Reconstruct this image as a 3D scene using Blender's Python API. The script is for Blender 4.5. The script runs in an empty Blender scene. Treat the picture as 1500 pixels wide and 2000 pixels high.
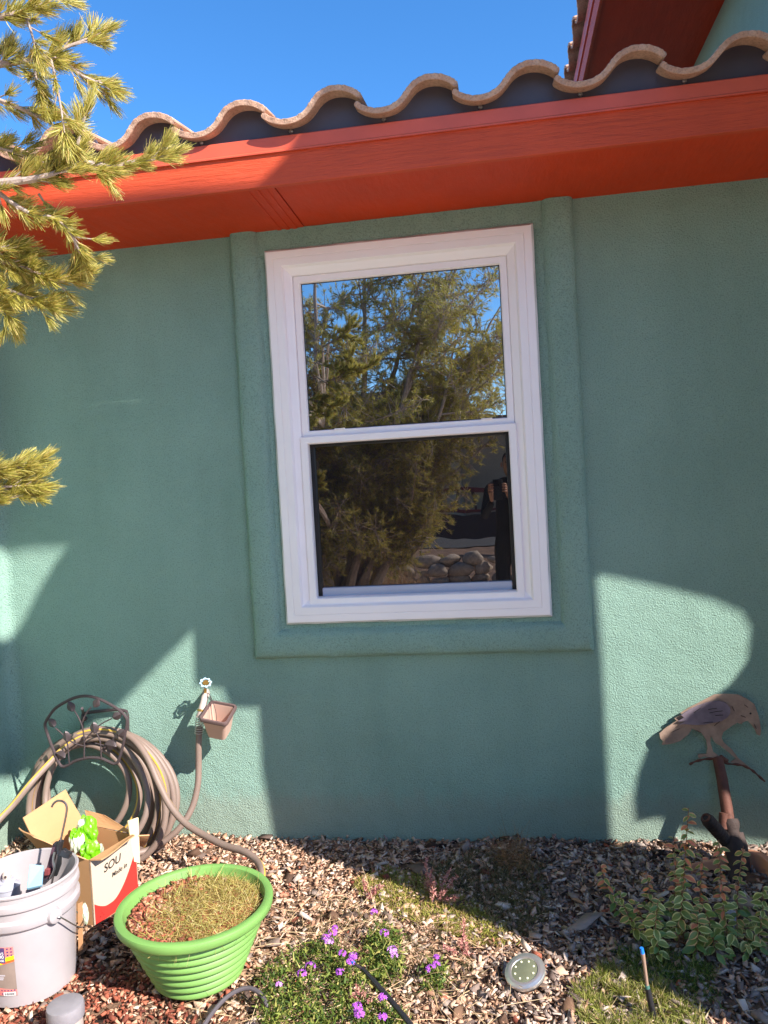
import bpy, bmesh, math, random
import numpy as np
from mathutils import Vector, Matrix
PI = math.pi
R = math.radians
sc = bpy.context.scene
COL = sc.collection
random.seed(7)
rng = np.random.default_rng(11)

# ------------------------------------------------------------------ camera
CAMPOS = np.array([0., -3.1, 1.42])
A_, P_, R_, F_ = 0.14805, -0.03044, 0.05605, 1494.88
_fw = np.array([-math.sin(A_)*math.cos(P_), math.cos(A_)*math.cos(P_), math.sin(P_)])
_r0 = np.array([math.cos(A_), math.sin(A_), 0.])
_u0 = np.cross(_r0, _fw)
_rt = _r0*math.cos(R_) - _u0*math.sin(R_)
_up = _r0*math.sin(R_) + _u0*math.cos(R_)
cam = bpy.data.cameras.new('camera')
co = bpy.data.objects.new('camera', cam)
COL.objects.link(co)
m = Matrix.Identity(4)
for i in range(3):
    m[i][0], m[i][1], m[i][2], m[i][3] = _rt[i], _up[i], -_fw[i], CAMPOS[i]
co.matrix_world = m
cam.sensor_fit = 'HORIZONTAL'
cam.sensor_width = 36.0
cam.lens = F_/1500*36.0
cam.clip_start = 0.02
cam.clip_end = 600
sc.camera = co

# ------------------------------------------------------------------ light
SUN = np.array([1.5, -1.0, 1.34])
SUN_EL = math.atan2(SUN[2], math.hypot(SUN[0], SUN[1]))
w = bpy.data.worlds.new('World')
sc.world = w
w.use_nodes = True
nt = w.node_tree
bg = nt.nodes['Background']
sky = nt.nodes.new('ShaderNodeTexSky')
sky.sky_type = 'NISHITA'
sky.sun_disc = False
sky.sun_elevation = SUN_EL
sky.sun_rotation = math.atan2(SUN[0], SUN[1])
sky.altitude = 1800
sky.air_density = 1.0
sky.dust_density = 1.2
sky.ozone_density = 4.0
hs = nt.nodes.new('ShaderNodeHueSaturation')
hs.inputs['Saturation'].default_value = 1.22
hs.inputs['Value'].default_value = .545
nt.links.new(sky.outputs[0], hs.inputs['Color'])
nt.links.new(hs.outputs[0], bg.inputs[0])
bg.inputs[1].default_value = 0.15
sl = bpy.data.lights.new('sun', 'SUN')
sl.energy = 2.75
sl.angle = R(0.5)
sl.color = (1.0, 0.95, 0.87)
so = bpy.data.objects.new('sun', sl)
so.rotation_euler = Vector(SUN).to_track_quat('Z', 'Y').to_euler()
so.location = (6, -4, 6)
COL.objects.link(so)
sc.view_settings.view_transform = 'Standard'
sc.view_settings.look = 'None'
sc.view_settings.exposure = 2.02
sc.view_settings.gamma = 1.0
sc.view_settings.use_curve_mapping = False


def at(u, v, axis=1, val=0.):
    """point of the photograph on the plane axis=val (the wall, the ground ...)"""
    d = _rt*(u-750)/F_ + _up*(1000-v)/F_ + _fw
    return CAMPOS + d*(val-CAMPOS[axis])/d[axis]


def in_view(P, margin=0.04):
    d = np.asarray(P) - CAMPOS
    z = d@_fw
    x, y = d@_rt/np.maximum(z, 1e-6), d@_up/np.maximum(z, 1e-6)
    return (z > 0) & (np.abs(x) < 0.5017+margin) & (np.abs(y) < 0.669+margin)


# ------------------------------------------------------------------ materials
def lin(*c):
    return tuple(((x/255)/12.92 if x/255 <= .04045 else ((x/255+.055)/1.055)**2.4) for x in c)


class NT:
    def __init__(s, name):
        s.m = bpy.data.materials.new(name)
        s.m.use_nodes = True
        s.t = s.m.node_tree
        s.b = s.t.nodes['Principled BSDF']
        s.tc = s.t.nodes.new('ShaderNodeTexCoord')

    def n(s, typ, **kw):
        x = s.t.nodes.new('ShaderNode'+typ)
        for k, v in kw.items():
            setattr(x, k, v)
        return x

    def l(s, a, b):
        s.t.links.new(a, b)

    def noise(s, scale, detail=3, rough=.55, stretch=None, coord='Object'):
        x = s.n('TexNoise')
        x.inputs['Scale'].default_value = scale
        x.inputs['Detail'].default_value = detail
        x.inputs['Roughness'].default_value = rough
        if stretch:
            mp = s.n('Mapping')
            mp.inputs['Scale'].default_value = stretch
            s.l(s.tc.outputs[coord], mp.inputs[0])
            s.l(mp.outputs[0], x.inputs['Vector'])
        else:
            s.l(s.tc.outputs[coord], x.inputs['Vector'])
        return x.outputs['Fac']

    def ramp(s, fac, stops):
        r = s.n('ValToRGB')
        e = r.color_ramp.elements
        while len(e) < len(stops):
            e.new(.5)
        for el, (p, c) in zip(e, stops):
            el.position = p
            el.color = (*c[:3], 1)
        s.l(fac, r.inputs[0])
        return r.outputs[0]

    def mix(s, fac, a, b, typ='MIX'):
        x = s.n('Mix', data_type='RGBA', blend_type=typ)
        for i, v in ((0, fac), (6, a), (7, b)):
            if hasattr(v, 'links'):
                s.l(v, x.inputs[i])
            else:
                x.inputs[i].default_value = v if i == 0 else (*v[:3], 1)
        return x.outputs[2]

    def bump(s, h, strength, dist, prev=None):
        b = s.n('Bump')
        b.inputs['Strength'].default_value = strength
        b.inputs['Distance'].default_value = dist
        s.l(h, b.inputs['Height'])
        if prev:
            s.l(prev, b.inputs['Normal'])
        return b.outputs[0]


MATS = {}


def mat(name, col, rough=.6, metal=0., var=.12, vscale=6., bump=None, spec=.5, stretch=None, trans=0.):
    """plain procedural material: base colour with noise variation and fine relief"""
    if name in MATS:
        return MATS[name]
    s = NT(name)
    c2 = tuple(x*(1-var) for x in col)
    c3 = tuple(min(1, x*(1+var*.7)) for x in col)
    s.l(s.ramp(s.noise(vscale, 4, stretch=stretch), [(.3, c2), (.7, c3)]), s.b.inputs['Base Color'])
    s.b.inputs['Roughness'].default_value = rough
    s.b.inputs['Metallic'].default_value = metal
    s.b.inputs['Specular IOR Level'].default_value = spec
    if bump:
        s.l(s.bump(s.noise(bump[0], 3, stretch=stretch), bump[1], bump[2]), s.b.inputs['Normal'])
    if trans:
        s.b.inputs['Transmission Weight'].default_value = 0
        s.b.inputs['Subsurface Weight'].default_value = 0
    MATS[name] = s.m
    return s.m


def island_mat(name, stops, rough=.7, spec=.3, bump=None, transl=0.):
    """each loose piece of the mesh takes its own colour"""
    s = NT(name)
    g = s.n('NewGeometry')
    c = s.ramp(g.outputs['Random Per Island'], stops)
    c = s.mix(.35, c, s.ramp(s.noise(60, 3), [(.25, (.35, .35, .35)), (.75, (1, 1, 1))]), 'MULTIPLY')
    s.l(c, s.b.inputs['Base Color'])
    s.b.inputs['Roughness'].default_value = rough
    s.b.inputs['Specular IOR Level'].default_value = spec
    if bump:
        s.l(s.bump(s.noise(bump[0], 3), bump[1], bump[2]), s.b.inputs['Normal'])
    if transl:
        tr = s.n('BsdfTranslucent')
        s.l(c, tr.inputs[0])
        mx = s.n('MixShader')
        mx.inputs[0].default_value = transl
        s.l(s.b.outputs[0], mx.inputs[1])
        s.l(tr.outputs[0], mx.inputs[2])
        out = [n for n in s.t.nodes if n.type == 'OUTPUT_MATERIAL'][0]
        s.l(mx.outputs[0], out.inputs[0])
    MATS[name] = s.m
    return s.m


def stucco(name, base):
    s = NT(name)
    big = s.noise(1.1, 4)
    c = s.ramp(big, [(.3, tuple(x*.90 for x in base)), (.7, tuple(min(1, x*1.07) for x in base))])
    grain = s.noise(185, 3, .62)
    c = s.mix(.55, c, s.ramp(grain, [(.32, (.38, .44, .45)), (.47, (1, 1, 1)), (.75, (1.15, 1.13, 1.1))]), 'MULTIPLY')
    stain = s.noise(5, 5, .6, stretch=(1, 1, .25))
    c = s.mix(.4, c, s.ramp(stain, [(.45, (1, 1, 1)), (.8, (.76, .78, .74))]), 'MULTIPLY')
    blot = s.noise(2.3, 6, .7)
    c = s.mix(.5, c, s.ramp(blot, [(.38, (.90, .93, .92)), (.55, (1, 1, 1)), (.72, (1.06, 1.05, 1.03))]), 'MULTIPLY')
    sx = s.n('SeparateXYZ'); s.l(s.tc.outputs['Object'], sx.inputs[0])
    mz = s.n('Math', operation='MULTIPLY_ADD'); s.l(s.noise(14, 5, .7, stretch=(1, 1, .5)), mz.inputs[0]); mz.inputs[1].default_value = -.22; s.l(sx.outputs[2], mz.inputs[2])
    c = s.mix(s.ramp(mz.outputs[0], [(0., (.22, .22, .22)), (.06, (0, 0, 0))]), c, lin(150, 128, 108))
    s.l(c, s.b.inputs['Base Color'])
    s.b.inputs['Roughness'].default_value = .88
    s.b.inputs['Specular IOR Level'].default_value = .25
    v = s.n('TexVoronoi', feature='SMOOTH_F1')
    v.inputs['Scale'].default_value = 175
    s.l(s.tc.outputs['Object'], v.inputs['Vector'])
    b0 = s.bump(s.noise(9, 4), .6, .015)
    b1 = s.bump(v.outputs['Distance'], .6, .0035, b0)
    b2 = s.bump(grain, .9, .0065, b1)
    s.l(b2, s.b.inputs['Normal'])
    MATS[name] = s.m
    return s.m


# ------------------------------------------------------------------ mesh helpers
class MB:
    def __init__(s):
        s.v = []
        s.f = []
        s.mi = []
        s.sm = []

    def add(s, V, F, mi=0, smooth=False):
        o = len(s.v)
        s.v.extend([tuple(map(float, p)) for p in V])
        for f in F:
            s.f.append(tuple(i+o for i in f))
            s.mi.append(mi)
            s.sm.append(smooth)
        return s

    def box(s, a, b, mi=0, mtx=None):
        (x0, y0, z0), (x1, y1, z1) = a, b
        V = [(x0, y0, z0), (x1, y0, z0), (x1, y1, z0), (x0, y1, z0), (x0, y0, z1), (x1, y0, z1), (x1, y1, z1), (x0, y1, z1)]
        if mtx is not None:
            V = [tuple(mtx@Vector(p)) for p in V]
        return s.add(V, [(0, 3, 2, 1), (4, 5, 6, 7), (0, 1, 5, 4), (1, 2, 6, 5), (2, 3, 7, 6), (3, 0, 4, 7)], mi)

    def tube(s, pts, r, n=8, mi=0, cap=True, stripe=None, closed=False, twist=0.):
        P = [Vector(p) for p in pts]
        N = len(P)
        rr = r if hasattr(r, '__len__') else [r]*N
        t0 = (P[1]-P[0]).normalized()
        ref = Vector((0, 0, 1)) if abs(t0.z) < .9 else Vector((1, 0, 0))
        nrm = t0.cross(ref).normalized()
        V = []
        for i in range(N):
            if closed:
                t = (P[(i+1) % N]-P[i-1]).normalized()
            else:
                t = (P[min(i+1, N-1)]-P[max(i-1, 0)]).normalized()
            nrm = (nrm - t*nrm.dot(t)).normalized()
            bn = t.cross(nrm)
            for k in range(n):
                a = 2*PI*k/n + twist*i
                V.append(P[i] + (nrm*math.cos(a)+bn*math.sin(a))*rr[i])
        o = len(s.v)
        s.v.extend([tuple(p) for p in V])
        for i in range(N if closed else N-1):
            j = (i+1) % N
            for k in range(n):
                k2 = (k+1) % n
                s.f.append((o+i*n+k, o+i*n+k2, o+j*n+k2, o+j*n+k))
                s.mi.append(1 if (stripe is not None and k in stripe) else mi)
                s.sm.append(True)
        if cap and not closed:
            s.f.append(tuple(o+k for k in range(n))[::-1])
            s.f.append(tuple(o+(N-1)*n+k for k in range(n)))
            s.mi += [mi, mi]
            s.sm += [False, False]
        return s

    def lathe(s, prof, n=32, c=(0, 0, 0), mi=0, mtx=None, capb=False, capt=False, smooth=True):
        V = []
        for (r, z) in prof:
            for k in range(n):
                a = 2*PI*k/n
                p = Vector((r*math.cos(a), r*math.sin(a), z))
                if mtx is not None:
                    p = mtx@p
                V.append(p+Vector(c))
        F = []
        for i in range(len(prof)-1):
            for k in range(n):
                k2 = (k+1) % n
                F.append((i*n+k, i*n+k2, (i+1)*n+k2, (i+1)*n+k))
        s.add(V, F, mi, smooth)
        o = len(s.v)-len(V)
        if capb:
            s.f.append(tuple(o+k for k in range(n))[::-1]); s.mi.append(mi); s.sm.append(False)
        if capt:
            s.f.append(tuple(o+(len(prof)-1)*n+k for k in range(n))); s.mi.append(mi); s.sm.append(False)
        return s


WL = {}


def tag(o, label=None, cat=None, group=None, kind=None):
    if label: o['label'] = label
    if cat: o['category'] = cat
    if group: o['group'] = group
    if kind: o['kind'] = kind
    return o


def thing(name, loc, label, cat, group=None):
    o = bpy.data.objects.new(name, None)
    o.empty_display_size = .05
    COL.objects.link(o)
    o.location = tuple(map(float, loc))
    WL[o] = Vector(o.location)
    return tag(o, label, cat, group)


def build(name, mb, mats, parent=None, origin=None, bevel=None, kind=None, label=None, seg=2):
    off = WL[parent] if parent is not None else (Vector(origin) if origin is not None else Vector((0, 0, 0)))
    me = bpy.data.meshes.new(name)
    V = np.array(mb.v, float) - np.array(off)
    me.from_pydata(V.tolist(), [], mb.f)
    for x in (mats if isinstance(mats, (list, tuple)) else [mats]):
        me.materials.append(x)
    me.polygons.foreach_set('material_index', mb.mi)
    me.polygons.foreach_set('use_smooth', mb.sm)
    me.update()
    if any(mb.sm): me.set_sharp_from_angle(angle=R(38))
    return place(name, me, parent, off, bevel, kind, label, seg)


def place(name, me, parent, off, bevel=None, kind=None, label=None, seg=2):
    o = bpy.data.objects.new(name, me)
    COL.objects.link(o)
    if parent is not None:
        o.parent = parent
        WL[o] = WL[parent].copy()
    else:
        o.location = off
        WL[o] = Vector(off)
    if bevel:
        b = o.modifiers.new('bevel', 'BEVEL')
        b.width = bevel
        b.segments = seg
        b.limit_method = 'ANGLE'
        b.angle_limit = R(35)
    if kind: o['kind'] = kind
    if label: o['label'] = label
    return o


def npmesh(name, V, F, mats, parent=None, kind=None, tri=True, col=None, smooth=False, label=None):
    """fast mesh from arrays; F (n,k) with constant k"""
    off = WL[parent] if parent is not None else Vector((0, 0, 0))
    V = np.asarray(V, float)-np.array(off)
    me = bpy.data.meshes.new(name)
    k = F.shape[1]
    me.vertices.add(len(V)); me.vertices.foreach_set('co', V.ravel())
    me.loops.add(F.size); me.loops.foreach_set('vertex_index', F.ravel().astype(np.int32))
    me.polygons.add(len(F))
    me.polygons.foreach_set('loop_start', np.arange(0, F.size, k, dtype=np.int32))
    if smooth:
        me.polygons.foreach_set('use_smooth', np.ones(len(F), bool))
    me.update(calc_edges=True)
    for x in (mats if isinstance(mats, (list, tuple)) else [mats]):
        me.materials.append(x)
    if col is not None:
        a = me.color_attributes.new('Col', 'FLOAT_COLOR', 'POINT')
        a.data.foreach_set('color', np.c_[col, np.ones(len(col))].ravel())
    return place(name, me, parent, off, kind=kind, label=label)


def plate(polys, thick, fn=None):
    """flat shape with holes, thickness about the plane; polys are lists of (a, b); fn maps (a, b, t) to world"""
    cu = bpy.data.curves.new('c', 'CURVE')
    cu.dimensions = '2D'
    cu.fill_mode = 'BOTH'
    cu.extrude = thick/2
    for p in polys:
        sp = cu.splines.new('POLY')
        sp.points.add(len(p)-1)
        for q, (a, b) in zip(sp.points, p):
            q.co = (a, b, 0, 1)
        sp.use_cyclic_u = True
    ob = bpy.data.objects.new('c', cu)
    COL.objects.link(ob)
    dg = bpy.context.evaluated_depsgraph_get()
    dg.update()
    me = bpy.data.meshes.new_from_object(ob.evaluated_get(dg))
    V = [v.co.copy() for v in me.vertices]
    F = [tuple(p.vertices) for p in me.polygons]
    bpy.data.objects.remove(ob); bpy.data.curves.remove(cu); bpy.data.meshes.remove(me)
    mb = MB()
    mb.add([fn(*v) if fn else v for v in V], F)
    return mb


def text_mb(body, size, fn, thick=.0006, align='CENTER', shear=0.):
    cu = bpy.data.curves.new('t', 'FONT')
    cu.body = body
    cu.size = size
    cu.extrude = thick/2
    cu.align_x = align
    cu.shear = shear
    cu.offset = size*.012
    ob = bpy.data.objects.new('t', cu)
    COL.objects.link(ob)
    dg = bpy.context.evaluated_depsgraph_get()
    dg.update()
    me = bpy.data.meshes.new_from_object(ob.evaluated_get(dg))
    V = [v.co.copy() for v in me.vertices]
    F = [tuple(p.vertices) for p in me.polygons]
    bpy.data.objects.remove(ob); bpy.data.curves.remove(cu); bpy.data.meshes.remove(me)
    mb = MB()
    mb.add([fn(*v) for v in V], F)
    return mb


def smooth_path(pts, n=8):
    """Catmull-Rom through the points"""
    P = [np.array(p, float) for p in pts]
    P = [2*P[0]-P[1]] + P + [2*P[-1]-P[-2]]
    out = []
    for i in range(1, len(P)-2):
        for k in range(n):
            t = k/n
            a, b, c, d = P[i-1], P[i], P[i+1], P[i+2]
            out.append(.5*((2*b)+(-a+c)*t+(2*a-5*b+4*c-d)*t*t+(-a+3*b-3*c+d)*t**3))
    out.append(P[-2])
    return out


def vnoise(x, y, s=1., seed=0):
    a = np.sin(x*1.7*s+seed*1.3)*np.cos(y*2.1*s-seed) + .5*np.sin(x*4.3*s+y*3.1*s+seed*2.7) + .3*np.sin(y*7.9*s-x*6.1*s+seed)
    return a/1.8


def gh(x, y):
    """height of the planting bed"""
    x = np.asarray(x, float); y = np.asarray(y, float)
    return -.042 + .010*vnoise(x, y, 2.2, 3) + .006*vnoise(x, y, 6., 8)


def basis(d):
    d = d/np.linalg.norm(d, axis=-1, keepdims=True)
    ref = np.where(np.abs(d[..., 2:3]) < .9, np.array([0, 0, 1.]), np.array([1., 0, 0]))
    a = np.cross(d, ref)
    a /= np.linalg.norm(a, axis=-1, keepdims=True)
    return d, a, np.cross(d, a)


def blades(P, D, L, W, curl, seg=2, taper=.35):
    """many curved narrow blades; P (n,3) base, D (n,3) direction, curl (n,3) bending"""
    n = len(P)
    D, A, B = basis(D)
    ph = rng.uniform(0, 2*PI, n)[:, None]
    S = (A*np.cos(ph)+B*np.sin(ph))*np.asarray(W).reshape(-1, 1)*.5
    L = np.asarray(L).reshape(-1, 1)
    rows = []
    for k in range(seg+1):
        t = k/seg
        c = P + D*L*t + curl*L*t*t
        wf = 1-(1-taper)*t
        rows += [c-S*wf, c+S*wf]
    V = np.stack(rows, 1).reshape(-1, 3)
    m_ = 2*(seg+1)
    base = (np.arange(n)*m_)[:, None]
    F = np.concatenate([base+np.array([2*k, 2*k+1, 2*k+3, 2*k+2])[None] for k in range(seg)], 0)
    return V, F


# ------------------------------------------------------------------ palette
TEAL = lin(137, 166, 153)
M_ST = stucco('teal_stucco', TEAL)
M_TRIMST = stucco('teal_stucco_trim', tuple(x*1.02 for x in TEAL))


def painted_wood(name, base, rscale):
    s = NT(name)
    c = s.ramp(s.noise(3, 4), [(.3, tuple(x*.9 for x in base)), (.7, tuple(x*1.06 for x in base))])
    g = s.noise(34, 6, .65, stretch=rscale)
    c = s.mix(.10, c, s.ramp(g, [(.3, (.6, .6, .6)), (.55, (1, 1, 1))]), 'MULTIPLY')
    c = s.mix(.5, c, s.ramp(s.noise(11, 5, .7), [(.40, (1, 1, 1)), (.75, (.86, .84, .86))]), 'MULTIPLY')
    s.l(c, s.b.inputs['Base Color'])
    s.b.inputs['Roughness'].default_value = .55
    s.b.inputs['Specular IOR Level'].default_value = .4
    s.l(s.bump(g, .75, .012), s.b.inputs['Normal'])
    return s.m


RED = lin(204, 76, 40)
M_FAS = painted_wood('rust_red_paint_rough', RED, (.16, 1, 1.6))
M_SOF = painted_wood('rust_red_paint_soffit', lin(204, 58, 5), (.5, .12, 1))
M_DRIP = mat('rust_red_flashing', lin(208, 88, 62), .42, bump=(90, .1, .001))
M_STOP = mat('dark_bird_stop', lin(72, 68, 78), .5, bump=(30, .15, .002), var=.15)
M_TILE = NT('sandy_concrete_tile')
_c = M_TILE.ramp(M_TILE.noise(14, 5), [(.3, lin(176, 134, 110)), (.7, lin(208, 170, 144))])
_c = M_TILE.mix(.5, _c, M_TILE.ramp(M_TILE.noise(120, 4, .65), [(.36, (.42, .36, .36)), (.52, (1, 1, 1)), (.7, (1.15, 1.08, 1.1))]), 'MULTIPLY')
M_TILE.l(_c, M_TILE.b.inputs['Base Color'])
M_TILE.b.inputs['Roughness'].default_value = .9
M_TILE.l(M_TILE.bump(M_TILE.noise(190, 4), .8, .004), M_TILE.b.inputs['Normal'])
M_TILE = M_TILE.m
M_VINYL = mat('white_vinyl', (.95, .87, .86), .38, var=.03, vscale=3)
M_CAULK = mat('caulk_white', (.72, .70, .68), .6)
M_STEEL = mat('galvanised_steel', (.45, .45, .45), .4, 1.)


def glass(name, refl, tint, wav):
    s = NT(name)
    gl = s.n('BsdfGlossy')
    gl.inputs['Roughness'].default_value = 0.0
    gl.inputs['Color'].default_value = (*tint, 1)
    df = s.n('BsdfDiffuse')
    df.inputs['Color'].default_value = (.012, .011, .013, 1)
    nb = s.bump(s.noise(3.2, 2, .4), wav, .004)
    s.l(nb, gl.inputs['Normal'])
    mx = s.n('MixShader')
    fr = s.n('LayerWeight')
    fr.inputs[0].default_value = .25
    mr = s.n('MapRange')
    mr.inputs[3].default_value = refl
    mr.inputs[4].default_value = min(1, refl+.45)
    s.l(fr.outputs['Fresnel'], mr.inputs[0])
    s.l(mr.outputs[0], mx.inputs[0])
    s.l(df.outputs[0], mx.inputs[1])
    s.l(gl.outputs[0], mx.inputs[2])
    out = [n for n in s.t.nodes if n.type == 'OUTPUT_MATERIAL'][0]
    s.l(mx.outputs[0], out.inputs[0])
    return s.m


M_GLU = glass('coated_glass', .46, (.96, 1., 1.), .25)
M_GLL = glass('coated_glass_behind_screen', .17, (1., .95, .93), .25)

# =================================================================== SETTING
def vary(P, s):
    return P


def soil():
    s = NT('soil')
    c = s.ramp(s.noise(3, 6, .65), [(.3, lin(98, 74, 58)), (.7, lin(156, 122, 96))])
    c = s.mix(.5, c, s.ramp(s.noise(90, 4), [(.3, (.4, .4, .4)), (.65, (1, 1, 1))]), 'MULTIPLY')
    s.l(c, s.b.inputs['Base Color'])
    s.b.inputs['Roughness'].default_value = .95
    s.l(s.bump(s.noise(70, 4), .8, .012), s.b.inputs['Normal'])
    return s.m


xs = np.unique(np.r_[-200, -80, -30, -15, np.arange(-8, -3, 1.), np.arange(-3, 2.6, .05), np.arange(3, 9, 1.), 15, 30, 80, 200])
ys = np.unique(np.r_[-200, -80, -30, -15, np.arange(-12, -2, 1.), np.arange(-2, .3, .05), 1, 4, 10, 30, 80, 200])
X, Y = np.meshgrid(xs, ys)
Z = gh(X, Y)
nx, ny = len(xs), len(ys)
idx = np.arange(nx*ny).reshape(ny, nx)
Fg = np.stack([idx[:-1, :-1], idx[:-1, 1:], idx[1:, 1:], idx[1:, :-1]], -1).reshape(-1, 4)
npmesh('ground', np.c_[X.ravel(), Y.ravel(), Z.ravel()], Fg, soil(), kind='structure', smooth=True)


def chips(name, n, region, size, mats, flat=.22, parent=None, tilt=.45, layer=.018, long=(1.2, 3.2)):
    """irregular wood chips / gravel; region(x,y)->keep probability"""
    P = []
    while len(P) < n:
        q = rng.uniform([-2.25, -1.62], [1.75, .0], (n, 2))
        k = rng.uniform(0, 1, n) < region(q[:, 0], q[:, 1])
        P += q[k].tolist()
    P = np.array(P[:n])
    z = gh(P[:, 0], P[:, 1]) + rng.uniform(-.004, layer, n)
    a = rng.gamma(4, size/4, n).clip(size*.35, size*2.6)
    el = rng.uniform(*long, n)
    L, Wd, H = a*el**.5, a/el**.5, a*flat*rng.uniform(.5, 1.5, n)
    c8 = np.array([(-1, -1, -1), (1, -1, -1), (1, 1, -1), (-1, 1, -1), (-1, -1, 1), (1, -1, 1), (1, 1, 1), (-1, 1, 1)], float)*.5
    V = c8[None]*np.stack([L, Wd, H], 1)[:, None, :]
    V *= rng.uniform(.45, 1.15, (n, 8, 1))
    V += rng.normal(0, .08, (n, 8, 3))*a[:, None, None]*np.array([1, 1, .5])
    yaw = rng.uniform(0, 2*PI, n); tx = rng.normal(0, tilt, n); ty = rng.normal(0, tilt, n)
    def rot(V, ang, i, j):
        c, s_ = np.cos(ang)[:, None], np.sin(ang)[:, None]
        V = V.copy(); p, q = V[..., i].copy(), V[..., j].copy()
        V[..., i] = p*c-q*s_; V[..., j] = p*s_+q*c
        return V
    V = rot(rot(rot(V, tx, 1, 2), ty, 0, 2), yaw, 0, 1)
    V += np.c_[P, z][:, None, :]
    F = np.array([(0, 3, 2, 1), (4, 5, 6, 7), (0, 1, 5, 4), (1, 2, 6, 5), (2, 3, 7, 6), (3, 0, 4, 7)])
    F = (np.arange(n)[:, None, None]*8+F[None]).reshape(-1, 4)
    V = V.reshape(-1, 3)
    V[:, 1] = np.minimum(V[:, 1], -.001)
    return npmesh(name, V, F, mats, parent=parent, kind='stuff')


def _yard():
    s = NT('pale_gravel_yard')
    c = s.ramp(s.noise(30, 5), [(.3, lin(196, 172, 154)), (.7, lin(226, 208, 192))])
    s.l(c, s.b.inputs['Base Color']); s.b.inputs['Roughness'].default_value = .95
    s.l(s.bump(s.noise(60, 4), .6, .01), s.b.inputs['Normal'])
    return s.m
npmesh('gravel_yard', np.array([(-40, -7.55, -.012), (40, -7.55, -.012), (40, -1.66, -.012), (-40, -1.66, -.012)], float), np.array([[0, 1, 2, 3]]), _yard(), kind='structure')


def sm(a, b, x):
    t = np.clip((x-a)/(b-a), 0, 1)
    return t*t*(3-2*t)


M_CH1 = island_mat('wood_chips_tan', [(0, lin(138, 102, 80)), (.15, lin(182, 138, 110)), (.5, lin(208, 166, 138)), (.8, lin(222, 186, 160)), (1, lin(232, 208, 186))], .85, bump=(260, .5, .002))
M_CH2 = island_mat('wood_chips_weathered', [(0, lin(88, 70, 62)), (.25, lin(132, 112, 102)), (.6, lin(164, 144, 132)), (.85, lin(188, 166, 152)), (1, lin(210, 192, 178))], .85, bump=(260, .5, .002))
M_CH3 = island_mat('red_gravel', [(0, lin(96, 50, 40)), (.3, lin(150, 82, 62)), (.65, lin(178, 100, 76)), (.85, lin(196, 140, 112)), (1, lin(206, 172, 146))], .9, bump=(260, .5, .002))
M_CH4 = island_mat('dark_bark', [(0, lin(48, 36, 30)), (.5, lin(92, 68, 54)), (1, lin(132, 100, 78))], .9, bump=(260, .5, .002))
redz = lambda x, y: sm(-.75, -1.15, x)*sm(-.82, -1.0, y)
grayz = lambda x, y: sm(-.35, .3, x)
tag(chips('wood_chip_mulch', 30000, lambda x, y: (1-.72*redz(x, y))*(1-.55*grayz(x, y)), .0118, M_CH1), 'tan wood chip mulch covering the sunlit planting bed', 'mulch')
tag(chips('weathered_chip_mulch', 19000, lambda x, y: (.15+.85*grayz(x, y))*(1-redz(x, y)), .0152, M_CH2), 'grey weathered bark chips scattered on the right side of the bed', 'mulch')
tag(chips('red_gravel', 7500, lambda x, y: .02+redz(x, y), .0105, M_CH3, flat=.6, layer=.02), 'reddish gravel around the foot of the white bucket', 'gravel')
tag(chips('dark_bark_mulch', 3200, lambda x, y: .12+sm(-.9, -1.3, x)*sm(-.4, -.7, y)*(1-redz(x, y)), .022, M_CH4, layer=.012), 'dark brown bark pieces between the bucket and the green pot', 'mulch')
tag(chips('large_bark_piece', 260, lambda x, y: .3+.7*sm(-.5, .6, x), .034, M_CH2, flat=.16, layer=.03, tilt=.3), 'large pale bark slabs lying on the mulch', 'bark')

# =================================================================== HOUSE
XL = -2.185           # inside corner with the left wing
ZS = 2.505            # soffit height
WX0, WX1, WZ0, WZ1 = -.889, .184, .884, 2.414
house = thing('house', (0, 0, 0), 'teal stucco house with rust red eaves and wavy sand coloured roof tiles', 'house')
mb = MB()
mb.box((XL-.2, 0, -.4), (WX0+.03, .2, ZS+.05))
mb.box((WX1-.03, 0, -.4), (6.5, .2, ZS+.05))
mb.box((WX0+.03, 0, -.4), (WX1-.03, .2, WZ0+.03))
mb.box((WX0+.03, 0, WZ1-.03), (WX1-.03, .2, ZS+.05))
build('wall', mb, M_ST, house)
mb = MB()   # left wing wall with a soft rounded inside corner
pts = [(XL, -4.6)] + [(XL+.05*(1-math.cos(a)), -.05+.05*math.sin(a)) for a in np.linspace(0, PI/2, 7)]
pts[-1] = (pts[-1][0], -.0005)
V = [(x, y, z) for z in (-.4, ZS+.05) for (x, y) in pts]
n = len(pts)
mb.add(V, [(i, i+1, n+i+1, n+i) for i in range(n-1)], 0, True)
mb.box((XL-.25, -4.6, -.4), (XL-.002, -.0, ZS+.05))
build('side_wall', mb, M_ST, house)


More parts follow.
